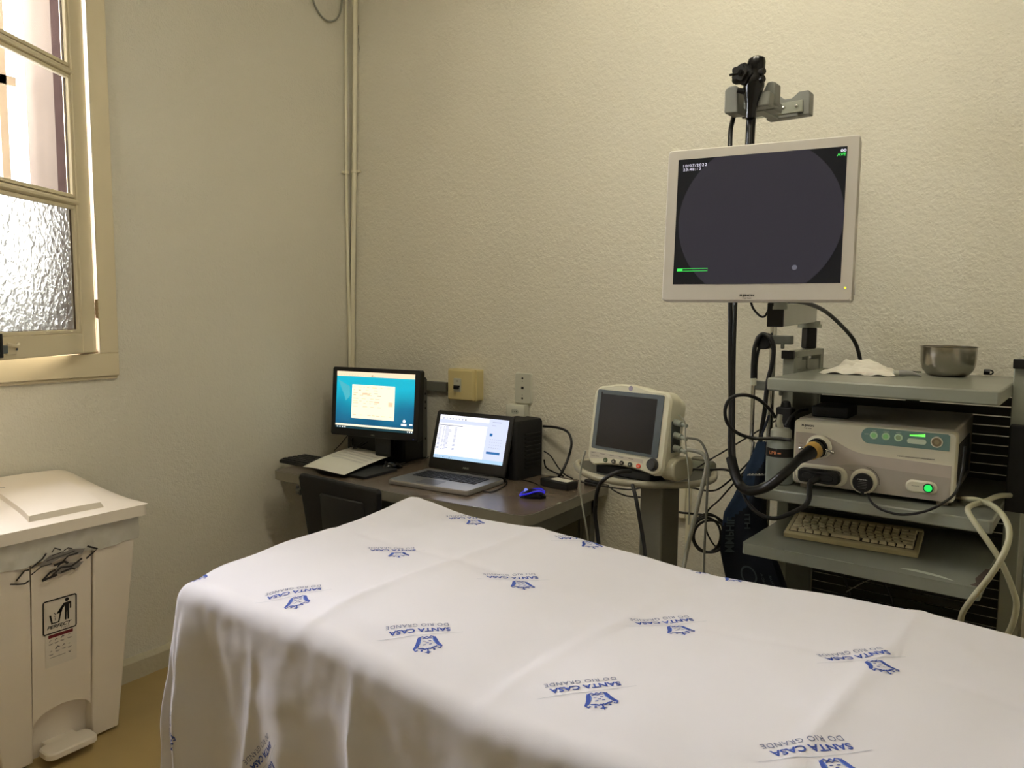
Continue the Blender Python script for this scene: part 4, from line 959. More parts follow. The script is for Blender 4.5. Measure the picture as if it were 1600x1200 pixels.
# ================================================================== ENDOSCOPY CART
ct = thing('endoscopy_cart', 'grey steel equipment cart with three shelves by the back wall', 'cart', CO, CTH)
def shelf(z, y0, y1, th, x0=0.0, x1=.595):
    return G().prism([(x0 + .006, y0), (x1 - .006, y0), (x1, y0 + .006), (x1, y1), (x0, y1), (x0, y0 + .006)], z - th, z)
SZ1, SZ2, SZ3 = 1.318, 1.0, .85
obj('shelf', shelf(SZ1, .012, .56, .036, .022, .592), M_CART, ct, bevel=.004)
obj('shelf', shelf(SZ2, .0, .56, .034), M_CART, ct, bevel=.004)
g = shelf(SZ3, -.075, .45, .032, .0, .585)
g.poly([(.40, -.035), (.43, -.02), (.47, -.025), (.50, -.035), (.53, -.055), (.48, -.045), (.45, -.040)], SZ3 + .0006, 1)
g.poly([(.12, -.074), (.30, -.0745), (.30, -.072), (.12, -.072)], SZ3 + .0006, 1)
g.poly([(.562, -.06), (.572, -.035), (.566, .0), (.572, .05), (.578, .10), (.5855, .10), (.5855, -.07)], SZ3 + .0006, 2)
g.add([(.5856, -.07, SZ3), (.5856, .12, SZ3), (.5856, .10, SZ3 - .02), (.5856, .03, SZ3 - .026), (.5856, -.04, SZ3 - .018)], [(0, 1, 2, 3, 4)], 2)
obj('keyboard_shelf', g, [M_CART, M_SCUFF, M_WORN], ct)
obj('shelf', shelf(.42, .05, .56, .03, .0, .59), M_CART, ct, bevel=.004)
for sx, (x0, x1) in ((0, (-.030, .006)), (1, (.592, .632))):
    g = G(); g.box(((x0 + x1) / 2, .315, .72), (x1 - x0, .035, 1.32)); g.box(((x0 + x1) / 2, .60, .72), (x1 - x0, .03, 1.32))
    g.box(((x0 + x1) / 2, .45, .40), (x1 - x0, .30, .05)); g.box(((x0 + x1) / 2, .45, 1.29), (x1 - x0 - .004, .30, .03))
    g.box(((x0 + x1) / 2, .45, 1.372), (x1 - x0, .33, .022)); g.box(((x0 + x1) / 2, .45, 1.345), (x1 - x0 - .004, .02, .05))
    g.box(((x0 + x1) / 2, .35, 1.345), (x1 - x0 - .004, .07, .05))
    g.box(((x0 + x1) / 2, .45, .90), (x1 - x0 - .012, .27, .90))
    obj('upright', g, M_CART, ct, bevel=.003)
    obj('end_cap', G().box(((x0 + x1) / 2, .292, 1.372), (x1 - x0 + .003, .016, .026)), M_BLACK, ct, bevel=.002)
# louvred back panel
g = G()
for i in range(38): g.box((.30, .575, .16 + i * .030), (.575, .006, .0262))
obj('back_panel', g, M_CARTD, ct)
for x in (.30,): obj('panel_rib', G().box((x, .58, .72), (.04, .012, 1.2)), M_CARTD, ct)
g = G(); g.box((.30, .33, .10), (.66, .60, .05)); obj('base', g, M_CART, ct, bevel=.006)
for x in (.0, .60):
    for y in (.08, .58): obj('caster', G().cyl((x - .015, y, .0375), (x + .015, y, .0375), .0375, n=18), M_BLACK, ct, bevel=.004)
g = G(); g.box((.622, .285, 1.09), (.055, .05, .235)); obj('power_module', g, M_BLACKM, ct, bevel=.004)
g = G(); g.box((-.012, .29, 1.125), (.05, .045, .16)); g.cyl((-.012, .29, 1.20), (-.012, .29, 1.225), .018, .012, n=16); obj('grip_bracket', g, M_BLACKM, ct, bevel=.006)
# chrome accessory pole with clamps
pp0 = cart(-.068, .31, .95); 
PLX, PLY = -.068, .31
obj('accessory_pole', G().cyl((PLX, PLY, .78), (PLX, PLY, 2.0), .0105, n=18), M_CHROME, ct)
g = G()
g.prism(rrect(.085, .03, .006), -.014, .014, T=Matrix.Translation((-.045, .30, 1.418))); g.cyl((-.03, .29, 1.41), (-.03, .29, 1.39), .006, n=10)
obj('pole_clamp', g, mat('clamp_grey', (.38, .39, .36), rough=.4), ct, bevel=.003); g = G()
g.prism(rrect(.115, .035, .008), -.014, .014, T=Matrix.Translation((-.068, .30, 1.268))); g.cyl((-.03, .29, 1.26), (-.03, .29, 1.24), .006, n=10)
obj('pole_clamp', g, mat('clamp_grey', (.38, .39, .36), rough=.4), ct, bevel=.003)
# monitor arm (moves with the monitor)
bmn = thing('endoscopy_monitor', 'large white-framed medical monitor with dark round endoscope view', 'monitor', (-.556, 1.856, 1.531), R(7))
BWD, BHD = .442, .376; BTL = R(4.5)
FBm = front(0, 0, 0, BTL)
g = G(FBm); g.prism(rrect(BWD, BHD, .008), -.045, 0, T=Matrix.Translation((0, BHD / 2, 0)), inset=.003, iz=.004); obj('bezel', g, M_MONF, bmn)
g = G(FBm); g.prism(rrect(BWD * .9, BHD * .88, .02), -.075, -.044, T=Matrix.Translation((0, BHD / 2, 0)), inset=.015, iz=.015); obj('rear_shell', g, M_MONF, bmn)
sw, shh = .388, .3105; cyy = BHD / 2 + .008
SC0 = emis('scope_black', (.035, .04, .06), 1.0); SC1 = emis('scope_disc', (.165, .155, .185), 1.0); TXT = emis('osd_white', (.95, .93, 1), 1.0); TXG = emis('osd_green', (.25, .9, .35), 1.0); SC2 = emis('scope_spot', (.36, .36, .40), 1.0)
for m_ in (SC0, SC1): m_.node_tree.nodes['Principled BSDF'].inputs['Roughness'].default_value = .35; m_.node_tree.nodes['Principled BSDF'].inputs['Specular IOR Level'].default_value = .2
g = G(FBm @ Matrix.Translation((0, cyy, .0003))); a, b = sw / 2, shh / 2
R2(-a, -b, a, b, 0, 0)
P = []
rr = .1905; ccx, ccy = .004, -.003
for i in range(96):
    q = 2 * PI * i / 96; P.append((ccx + rr * math.cos(q), max(-b, min(b, ccy + rr * math.sin(q)))))
g.poly(P, .0004, 1)
z = .0008
g.text('10/07/2022', -a + .042, b - .0165, w=.058, h=.0068, z=z, mi=2, spacing=1.15); g.text('23:48:12', -a + .035, b - .0260, w=.044, h=.0064, z=z, mi=2, spacing=1.15)
g.text('00', a - .008, b - .009, w=.012, h=.0065, z=z, mi=2, bold=.02); g.text('AVE', a - .012, b - .018, w=.019, h=.0065, z=z, mi=3, bold=.02)
yb = -b + .033; x0, x1 = -a + .010, -a + .085
R2(x0, yb, x0 + .013, yb + .006, 3, z); g.stroke([(x0, yb), (x1, yb), (x1, yb + .006), (x0, yb + .006), (x0, yb)], .0012, z, 3)
g.poly(circ(.006, 16, .093, -.118), z, 4)
obj('screen', g, [SC0, SC1, TXT, TXG, SC2], bmn)
g = G(FBm); g.text('FUJINON', -.012, .0125, w=.034, h=.0065, z=.0004, bold=.05); g.text('FUJI FILM', -.012, .006, w=.02, h=.0032, z=.0004, bold=.03); obj('maker_mark', g, M_INK, bmn)
obj('power_light', G(FBm).poly(circ(.0024, 10, .2045, .030), .0006), emis('amber_led', (.9, .9, .2), 1.6), bmn)
g = G(); g.prism(circ(.010, 18, 0, 0, .014), 0, .004, T=frame((BWD / 2, .018, .027), (0, 1, 0), (0, 0, 1), (1, 0, 0))); obj('power_button', g, M_MONF, bmn)
g = G(); g.cyl((.060, .045, -.012), (.060, .045, .01), .016, n=18); g.cyl((.060, .045, -.012), (.060, .045, -.02), .018, n=18); obj('swivel', g, M_CART, bmn)

# articulated arm
ar = thing('monitor_mount', 'grey articulated arm with black end caps under the big monitor', 'monitor arm', (0, 0, 0))
f0 = at(1208, 490, y=1.93); f1 = cart(.095, .40, 1.455)
e0 = Vector((at(1212, 492, y=1.95).x, 1.95, at(1212, 492, y=1.95).z)); 
e1 = cart(-.012, .50, 1.503)
def bar(gm, A, B, wd, h0, h1, mi=0):
    d = (B - A); d.z = 0; t = d.normalized(); s_ = Vector((-t.y, t.x, 0)) * wd / 2; vs = []
    for P_, h in ((A, h0), (B, h1)):
        for a_, b_ in ((-1, -1), (1, -1), (1, 1), (-1, 1)): vs.append(tuple(P_ + s_ * a_ + Vector((0, 0, b_ * h / 2))))
    gm.add(vs, [(0, 1, 2, 3), (4, 7, 6, 5), (0, 4, 5, 1), (1, 5, 6, 2), (2, 6, 7, 3), (3, 7, 4, 0)], mi)
dr = (e1 - e0).normalized()
g = G(); bar(g, e0, e1 + dr * .035, .036, .058, .062); obj('upper_link', g, M_CART, ar, bevel=.003)
g = G(); bar(g, e0 - dr * .006, e0 + dr * .002, .040, .060, .060); obj('end_cap', g, M_BLACK, ar, bevel=.003)
pz = e1.copy(); e1b = e1 + dr * .03; g = G(); g.cyl((pz.x, pz.y, pz.z - .036), (pz.x, pz.y, pz.z - .048), .038, n=24); g.cyl((pz.x, pz.y, pz.z - .026), (pz.x, pz.y, pz.z - .038), .033, n=24)
obj('pivot_plate', g, M_CART, ar)
ab = at(1267, 540, y=2.58)
g = G(); zlo = 1.384
g.tube([(pz.x, pz.y, pz.z - .046), (pz.x, pz.y, zlo)], .027, 4, raw=True); obj('pivot_post', g, M_BLACK, ar, bevel=.006, smooth=30)

# ---- scope hangers at the top
def W(px, py, cy): return at(px, py, cy=cy)
hg = thing('scope_hanger', 'grey forked endoscope holder mounted above the big monitor', 'holder', cart(0, 0, 0), CTH)
def HL(px, py, cy):
    p_ = at(px, py, cy=cy) - CO; return (p_.dot(CE1), p_.dot(CE2), p_.z)
M_HG = mat('hanger_grey', (.46, .465, .44), rough=.45, noise=.04, nscale=20)
b0 = HL(1197, 188, .33); b1 = HL(1266, 140, .33)
X0, Z0, X1, Z1 = b0[0], b0[2], b1[0], b1[2]; hw = X1 - X0; hh = Z1 - Z0
fork = [(0, 0), (hw, 0), (hw, hh * .90), (hw * .96, hh), (hw * .74, hh), (hw * .66, hh * .88), (hw * .58, hh * .78), (hw * .42, hh * .78), (hw * .34, hh * .88), (hw * .27, hh), (hw * .06, hh), (0, hh * .9)]
g = G(front(X0, .33, Z0)); g.prism(fork, -.04, 0); obj('rear_fork', g, M_HG, hg, bevel=.003)
g = G(front(X0, .328, Z0)); g.prism([(-.06, hh * .12), (hw * .86, hh * .12), (hw * .86, hh * .62), (-.06, hh * .60)], 0, .006); obj('fixing_plate', g, mat('plate_grey', (.56, .57, .52), rough=.4), hg, bevel=.002)
for k in (.42, .72):
    g = G(front(X0 + hw * k, .322, Z0 + hh * .40)); g.lathe([(.0062, 0), (.006, .002), (.0035, .0045), (.0005, .005)], 16); obj('screw', g, M_CHROME, hg)
b0 = HL(1137, 178, .16); b1 = HL(1210, 124, .16); X0, Z0, X1, Z1 = b0[0], b0[2], b1[0], b1[2]; hw = X1 - X0; hh = Z1 - Z0
g = G(front(X0, .16, Z0)); g.prism([(-.004, -.002), (hw * .28, -.006), (hw * .28, hh * .88), (hw * .20, hh * .97), (hw * .06, hh * .97), (-.004, hh * .85)], -.05, .02)
g.prism([(hw * .72, .01), (hw, .01), (hw, hh * .94), (hw * .92, hh), (hw * .82, hh), (hw * .74, hh * .7), (hw * .66, hh * .56), (hw * .6, hh * .4)], -.06, -.012)
g.prism([(hw * .1, .006), (hw * .9, .006), (hw * .9, hh * .45), (hw * .1, hh * .45)], -.12, -.05)
g.prism([(hw * .42, 0), (hw * .96, 0), (hw * .98, .03), (hw * .96, hh * .55), (hw * .50, hh * .58), (hw * .42, hh * .5)], -.02, .025)
obj('front_fork', g, M_HG, hg, bevel=.005, seg=3)
g = G(); m0 = (X0 + hw * .5, .24, Z0 + .02); g.box((X0 + hw * .6, .27, Z0 + .018), (.03, .14, .03)); g.box((X0 + hw * .6 + .03, .335, Z0 + .018), (.09, .02, .03)); obj('cross_arm', g, M_HG, hg, bevel=.003)
g = G(); q0 = HL(1174, 176, .23); q1 = HL(1171, 235, .23); g.cyl(q0, q1, .0145, n=16); g.cyl(q1, (q1[0], q1[1], 1.93), .0145, n=16); g.cyl((q1[0], q1[1], 1.94), (PLX, PLY, 1.94), .01, n=12); g.cyl((q0[0] - .014, q0[1] - .01, q0[2] - .012), (q0[0] - .024, q0[1] - .012, q0[2] - .012), .006, n=10)
obj('post', g, M_BLACKG, hg)
# ---- endoscope
en = thing('endoscope', 'black endoscope control head hooked in the holder above the monitor', 'endoscope', cart(0, 0, 0), CTH)
g = G(); A = HL(1183, 88, .13); B = HL(1182, 120, .13); C2 = HL(1176, 150, .13); D2 = HL(1172, 185, .13)
prof = [(.012, .0), (.024, .008), (.027, .02), (.0275, .04), (.025, .055), (.030, .070), (.031, .10), (.026, .125), (.019, .15), (.0165, .18), (.0155, .20)]
topz_ = A[2]; vs = []; n = 18
for i, (r, d) in enumerate(prof):
    s_ = d / .2; cx = A[0] + (D2[0] - A[0]) * s_
    for k in range(n):
        q = 2 * PI * k / n; vs.append((cx + r * math.cos(q), .13 + r * .9 * math.sin(q), topz_ - d * (A[2] - D2[2]) / .2))
g.add(vs, [(i * n + k, i * n + (k + 1) % n, (i + 1) * n + (k + 1) % n, (i + 1) * n + k) for i in range(len(prof) - 1) for k in range(n)] + [tuple(range(n)), tuple(range(len(prof) * n - 1, (len(prof) - 1) * n - 1, -1))])
obj('control_body', g, M_BLACKG, en)
def knob(px, py, r, d0, d1, nt=8):
    c = HL(px, py, .11); g = G(front(c[0], d0, c[2])); P = []
    for i in range(nt * 6): q = 2 * PI * i / (nt * 6); rr_ = r * (1 + .13 * math.cos(nt * q)); P.append((rr_ * math.cos(q), rr_ * math.sin(q)))
    g.prism(P, 0, d0 - d1, inset=.002, iz=.002); return g
obj('angulation_knob', knob(1160, 117, .030, .115, .100, 5), M_BLACK, en); obj('angulation_knob', knob(1159, 116, .023, .099, .088, 5), M_BLACK, en)
c = HL(1162, 117, .11); g = G(); g.cyl((c[0] + .004, .13, c[2]), (c[0], .085, c[2]), .009, n=14); g.tube([(c[0], .09, c[2]), (c[0] - .02, .088, c[2] + .0), (c[0] - .034, .088, c[2] + .0)], .004, 8); g.cyl((c[0] + .0, .087, c[2]), (c[0], .082, c[2]), .004, n=10); obj('lock_lever', g, M_BLACKG, en)
for k in (0, .022):
    c = HL(1192, 112, .12); g = G(); g.cyl((c[0] - .01, .12, c[2] - k), (c[0] + .006, .115, c[2] - k), .009, n=14); obj('valve_button', g, M_BLACK, en)
g = G(); c = HL(1160, 140, .12); g.cyl((c[0] + .02, .13, c[2] - .01), (c[0] - .012, .11, c[2] - .002), .010, .008, n=12); obj('biopsy_port', g, M_BLACK, en)
# universal cord and insertion tube, hanging down behind the monitor
P = [W(1168, 160, .21), W(1150, 176, .22), W(1144, 192, .20), W(1141, 215, .16), W(1140, 300, .10), W(1141, 470, .05), W(1141, 560, .03), W(1142, 640, .02), W(1141, 700, .0), W(1146, 735, -.02), W(1156, 760, -.05)]
g = G().tube([p_ - CO for p_ in P], .0075, 12); T4 = Matrix.Rotation(-CTH, 4, 'Z'); g.v = [tuple(T4 @ Vector(v)) for v in g.v]; obj('universal_cord', g, M_CABLE, en)
P = [W(1172, 190, .14), W(1168, 300, .10), W(1152, 440, .06), W(1148, 500, .04), W(1146, 600, .03), W(1146, 700, .0), W(1150, 740, -.02), W(1160, 765, -.05)]
g = G().tube([p_ - CO for p_ in P], .0062, 12); g.v = [tuple(T4 @ Vector(v)) for v in g.v]; obj('insertion_tube', g, M_CABLE, en)
P = [W(1142, 715, -.01), W(1150, 745, -.03), W(1160, 762, -.05), W(1175, 767, -.09), W(1200, 760, -.12), W(1228, 738, -.11), W(1248, 718, -.05)]
g = G().tube([p_ - CO for p_ in P], [.0150, .0125], 16); g.v = [tuple(T4 @ Vector(v)) for v in g.v]; obj('light_guide_hose', g, M_CABLE, en)
# connector at the processor end
EA = P[-1] - CO; EA = T4 @ EA
# ---- video processor
PRX, PRY = .087, .069
pr = thing('video_processor', 'cream endoscopy video processor with teal button panel on middle cart shelf', 'video processor', cart(PRX, PRY, SZ2), CTH + R(2))
QW, QH = .412, .198
g = G(); g.box((QW / 2, .24, .010 + QH / 2), (QW - .012, .44, QH - .012)); obj('case', g, M_CREAM2, pr, bevel=.006)
g = G(front(0, 0, .012)); g.prism(rrect(QW, QH - .012, .012), -.035, 0, T=Matrix.Translation((QW / 2, (QH - .012) / 2, 0)), inset=.004, iz=.006); obj('front_panel', g, M_CREAM, pr)
FQ = front(0, -.0003, .012); H_ = QH - .012
g = G(FQ)
c1_ = [(.006, .150), (.05, .150), (.09, .144), (.125, .128), (.16, .112), (.20, .105), (.30, .1015), (.402, .098)]
c2_ = [(.402, .066), (.30, .069), (.20, .074), (.16, .073), (.12, .066), (.08, .062), (.04, .064), (.006, .068)]
c1s = [(p_.x, p_.y) for p_ in spline([(a_, b_, 0) for a_, b_ in c1_], 5)]; c2s = [(p_.x, p_.y) for p_ in spline([(a_, b_, 0) for a_, b_ in c2_], 5)]
g.prism((c1s + c2s)[::-1], 0, .0012, mi=0); g.prism((c2s[::-1] + [(.402, .008), (.39, .002), (.02, .002), (.006, .010)])[::-1], -.0005, .0006, mi=1)
obj('fascia_band', g, [mat('fascia_warm', (.70, .66, .61), rough=.4, noise=.02), mat('fascia_lower', (.64, .61, .56), rough=.4, noise=.02)], pr)
g = G(FQ @ Matrix.Translation((.288, .1585, 0)))
Pn = [(.107, -.022), (.107, .017), (.102, .022)] + [(-.085 + .022 * math.cos(R(a)), .022 * math.sin(R(a))) for a in range(90, 271, 15)] + [(.102, -.022)]
g.prism([(x * 1.02, y * 1.10) for x, y in Pn][::1], 0, .0012, mi=1); g.prism(Pn, .0008, .0018, mi=0)
g.text('SCOPE', -.075, .015, w=.010, h=.0022, z=.002, mi=2); g.text('CAPTURE', -.045, .015, w=.014, h=.0022, z=.002, mi=2); g.text('PRINT', -.014, .015, w=.012, h=.0022, z=.002, mi=2); g.text('LIGHT', .076, .0145, w=.012, h=.0022, z=.002, mi=2)
g.text('AUTO', -.094, .004, w=.010, h=.003, z=.002, mi=2)
obj('control_panel', g, [M_TEAL, M_CREAM, M_WHITEINK], pr)
FC = FQ @ Matrix.Translation((.288, .1585, .0018))
for i, x in enumerate((-.075, -.045, -.014)):
    g = G(FC @ Matrix.Translation((x, .002, 0))); g.prism(circ(.0105, 22), 0, .002, mi=0, inset=.001, iz=.001); g.poly(circ(.0065, 18), .0022, 1); obj('button', g, [mat('btn_rim', (.76, .86, .74), rough=.4), mat('btn_centre', (.55, .74, .52), rough=.4, emit=(.4, .8, .3), estr=.12) if i < 2 else mat('btn_centre2', (.55, .64, .48), rough=.4)], pr)
g = G(FC @ Matrix.Translation((.030, -.004, 0))); g.prism(rrect(.046, .014, .0068, 6), 0, .0022, mi=0, inset=.001, iz=.001); obj('rocker_button', g, mat('rocker_pale', (.80, .85, .76), rough=.4), pr)
g = G(FC @ Matrix.Translation((.077, -.001, 0))); g.prism(circ(.0145, 24), 0, .002, mi=0, inset=.001, iz=.001); g.poly(circ(.0115, 24), .0022, 1); g.poly(circ(.006, 16), .0024, 2); obj('lamp_button', g, [M_CREAM, mat('btn_khaki', (.52, .46, .34), rough=.4), mat('btn_khaki2', (.62, .56, .42), rough=.4)], pr)
g = G(FC)
for i in range(10):
    h_ = .0035 + .0045 * (i / 9) ** 1.6; g.poly([(.013 + i * .0037, .0095 - .0), (.0160 + i * .0037, .0095), (.0160 + i * .0037, .0095 + h_), (.013 + i * .0037, .0095 + h_)], .0006)
obj('level_light', g, emis('bar_green', (.45, 1, .35), 1.3), pr)
g = G(FQ); g.text('FUJINON', .038, .170, w=.034, h=.0072, z=.0004, bold=.05); g.text('FUJI FILM', .038, .1625, w=.02, h=.003, z=.0004, bold=.03); g.text('VIDEO ENDOSCOPY PROCESSOR', .318, .1185 - .008, w=.088, h=.003, z=.0016, shear=.3, bold=.03)
g.text('SCOPE', .022, .118, w=.012, h=.0026, z=.0016); g.text('VIDEO', .162, .056, w=.016, h=.0026, z=.0010); g.text('POWER', .322, .036, w=.018, h=.0026, z=.0068)
obj('lettering', g, M_INK, pr)
# light-guide socket with ring, levers, amber collar and plug
SX, SZ_ = .071, .112
g = G(FQ @ Matrix.Translation((SX, SZ_, 0))); g.lathe([(.036, 0), (.034, .006), (.030, .010), (.026, .011), (.024, .006), (.0, .006)], 36, cap=False); obj('socket_ring', g, M_CREAM, pr)
# connector direction: out and towards the left
T5 = pr.matrix_world.copy()
pq = Matrix.Translation(pr.location) @ Matrix.Rotation(CTH + R(2), 4, 'Z')
inv = pq.inverted()
s0 = Vector((SX, -.006, SZ_ + .012)); wend = inv @ (CO + Matrix.Rotation(CTH, 4, 'Z').to_3x3() @ EA)
dirc = (wend - s0).normalized()
g = G(); g.cyl(s0, s0 + dirc * .028, .026, .024, n=24); g.cyl(s0 - Vector((0, .0, 0)), s0 + dirc * .010, .028, n=24); obj('scope_plug', g, M_BLACKG, pr, bevel=.001)
g = G(); g.cyl(s0 + dirc * .026, s0 + dirc * .050, .0255, .0225, n=24); obj('amber_collar', g, M_YEL, pr, bevel=.0015)
g = G(); g.cyl(s0 + dirc * .049, wend + dirc * .004, .0205, .0125, n=20); obj('strain_relief', g, M_CABLE, pr)
g = G()
side = dirc.cross(Vector((0, 0, 1))).normalized()
for sg in (-1, 1):
    a_ = s0 + dirc * .012 + side * .026 * sg; g.cyl(a_, a_ + side * .016 * sg + Vector((0, 0, -.003)), .0035, n=10); g.cyl(a_ + side * .016 * sg + Vector((0, 0, -.003)), a_ + side * .024 * sg + Vector((0, 0, -.006)), .005, n=12)
a_ = s0 + dirc * .014 + side * -.03; g.cyl(a_ + Vector((0, 0, .0)), a_ + Vector((0, -.01, -.012)), .003, n=8)
obj('metal_nipple', g, M_CHROME, pr)
g = G(FQ @ Matrix.Translation((.080, .034, 0))); g.prism(rrect(.142, .056, .026, 6), 0, .006, inset=.005, iz=.005); obj('connector_surround', g, M_CREAM, pr)
g = G(FQ @ Matrix.Translation((.079, .032, .004))); g.prism(rrect(.112, .038, .012, 5), 0, .028, inset=.004, iz=.005); g.prism(rrect(.085, .018, .008, 5), .026, .034, inset=.002, iz=.002); g.cyl((0, -.002, .03), (-.01, -.012, .05), .011, .008, n=14); obj('video_plug', g, M_BLACK, pr)
g = G(FQ @ Matrix.Translation((.193, .030, 0))); g.lathe([(.035, 0), (.034, .006), (.031, .008), (.026, .008)], 36); obj('cap_surround', g, M_CREAM, pr)
g = G(FQ @ Matrix.Translation((.193, .028, .006))); g.lathe([(.0262, 0), (.0262, .010), (.0245, .012), (0.0005, .012)], 36); 
g.text('FUJINON', 0, .009, w=.024, h=.0032, z=.0124, mi=1, bold=.03)
for k, w__ in enumerate((.026, .03, .028, .03, .024)): g.box((0, .003 - k * .0045, .0124), (w__ * .8, .0009, .0002), mi=2)
g.box((0, -.029, .004), (.008, .010, .006)); obj('socket_cap', g, [M_BLACK, M_WHITEINK, M_GREYINK], pr)
g = G(FQ @ Matrix.Translation((.193, .03, 0))); g.stroke([(.040 * math.cos(R(a)), .040 * math.sin(R(a))) for a in range(80, -10, -8)], .0012, .0012); obj('turn_mark', g, M_INK, pr)
g = G(FQ @ Matrix.Translation((.335, .034, 0))); g.prism(rrect(.075, .034, .016, 6), 0, .006, inset=.004, iz=.004); obj('power_surround', g, M_CREAM, pr)
g = G(FQ @ Matrix.Translation((.352, .034, .006))); g.prism(circ(.0125, 24), 0, .002, mi=1); g.prism(circ(.0095, 24), .001, .004, mi=0, inset=.001, iz=.001); obj('power_button', g, [emis('power_green', (.10, .85, .35), 1.1), mat('dark_green', (.02, .16, .08), rough=.4)], pr)
for x in (.03, QW - .03):
    for y in (.03, .42): obj('foot', G().cyl((x, y, 0), (x, y, .014), .014, n=14), M_CREAM2, pr)
g = G()
for i in range(12): g.box((QW - .004, .10 + i * .022, .10), (.003, .008, .11))
obj('side_vent', g, mat('vent_dark', (.22, .21, .19), rough=.6), pr)
def PC(P, cy): return [at(a_, b_, cy=cy) for a_, b_ in P]
TP = [at(1356, 772, cy=.040), at(1359, 780, cy=.010), at(1366, 789, cy=-.012), at(1382, 798, cy=-.015), at(1410, 804, cy=-.015), at(1445, 799, cy=-.01), at(1475, 785, cy=.0), at(1494, 768, cy=.03), at(1503, 740, cy=.06), at(1506, 715, cy=.07), at(1508, 698, cy=.085)]
obj('cap_tether', G().tube([inv @ p_ for p_ in TP], .0035), M_CABLE, pr)
cable('video_cable', 'black video cable sagging from the processor plug toward the hanging bag', [pq @ Vector((.071, -.050, .036)), pq @ Vector((.066, -.062, .026)), at(1262, 785, cy=-.03), at(1240, 800, cy=-.06), at(1210, 810, cy=-.07), at(1185, 802, cy=-.07), at(1168, 785, cy=-.06), at(1160, 768, cy=-.05)], [.0085, .0045])
bx_ = thing('black_adapter_box', 'flat black box lying on the front left corner of the video processor', 'box', cart(PRX, PRY, SZ2 + QH + .004), CTH + R(2))
obj('case', G().box((.080, .125, .016), (.10, .12, .032)), M_BLACKM, bx_, bevel=.003)

# ---- humidifier bottle
p_ = at(1213, 757, z=SZ2); 
bo = thing('water_bottle', 'translucent water bottle with black band left of the video processor', 'bottle', (p_.x, p_.y + .03, SZ2))
g = G(); g.lathe([(.036, 0), (.040, .004), (.040, .085), (.0395, .118), (.034, .132), (.022, .142)], 28); obj('bottle_body', g, M_BOTTLE, bo)
g = G(); g.lathe([(.0408, .082), (.0408, .108)], 28, cap=False); obj('label_band', g, mat('band_black', (.05, .05, .05), rough=.4), bo)
g = G()
for k, c_ in enumerate('LPM'):
    a_ = R(-118 + k * 11); g.text(c_, 0, 0, h=.010, w=.0065, T=frame((.0414 * math.cos(a_), .0414 * math.sin(a_), .095), (-math.sin(a_), math.cos(a_), 0), (0, 0, 1), (math.cos(a_), math.sin(a_), 0)), bold=.03)
a_ = R(-80); g.box((0, 0, 0), (.010, .004, .0003), T=frame((.0414 * math.cos(a_), .0414 * math.sin(a_), .095), (-math.sin(a_), math.cos(a_), 0), (0, 0, 1), (math.cos(a_), math.sin(a_), 0)))
obj('band_print', g, mat('orange_print', (.85, .55, .38), rough=.5), bo)
g = G(); g.lathe([(.030, .138), (.030, .158), (.024, .164), (.010, .166)], 24); obj('cap', g, M_GREYL, bo)
g = G(); g.tube([(.0, -.005, .164), (-.004, -.01, .185), (-.002, -.01, .205)], [.010, .007], 12); obj('spout', g, mat('spout_pale', (.68, .68, .60), rough=.4), bo)
cable('air_tube', 'black air tube curving from the bottle spout around the hanging hoses', [at(1211, 652, cy=.10), at(1203, 640, cy=.08), at(1185, 624, cy=.04), at(1163, 617, cy=.0), at(1142, 622, cy=-.03), at(1133, 640, cy=-.03), at(1137, 662, cy=-.01), at(1155, 678, cy=.02), at(1180, 685, cy=.05), at(1212, 685, cy=.06), at(1236, 688, cy=.065)], .0052)
cable('air_tube', 'black tube arching from the processor top left corner behind the shelf', [at(1228, 665, cy=.14), at(1236, 652, cy=.15), at(1248, 643, cy=.17), at(1262, 640, cy=.2)], .005)
# ---- rubber tubing over round knob, glass tube below
rt = thing('suction_tubing', 'dark rubber tube draped over a black knob on the chrome pole', 'tube', CO, CTH)
k0 = HL(1194, 533, .27)
g = G(); g.cyl((k0[0], .295, k0[2]), (k0[0], .255, k0[2]), .026, n=28); g.cyl((PLX, PLY, k0[2]), (k0[0], .29, k0[2]), .010, n=12); obj('knob', g, M_BLACKM, rt, bevel=.002)
g = G(); g.tube([HL(1176, 592, .25), HL(1177, 565, .25), HL(1180, 540, .25), HL(1190, 523, .25), HL(1203, 528, .25), HL(1209, 545, .25), HL(1206, 570, .25), HL(1199, 600, .25), HL(1195, 640, .25), HL(1189, 680, .25), HL(1187, 705, .25)], .0072, 12)
g.tube([HL(1181, 592, .262), HL(1182, 565, .262), HL(1186, 545, .262), HL(1195, 535, .262)], .005, 10)
obj('rubber_tube', g, M_CABLE, rt)
g = G(); a_ = HL(1177, 591, .25); b_ = HL(1177, 602, .25); g.cyl(a_, b_, .010, n=14); obj('tube_fitting', g, mat('fitting_white', (.74, .74, .66), rough=.4), rt)
g = G(); g.cyl(HL(1177, 602, .25), HL(1174, 690, .25), .0068, n=14); g.cyl(HL(1177, 690, .25), HL(1173, 735, .25), .0052, n=14); obj('metal_tube', g, M_CHROME, rt)

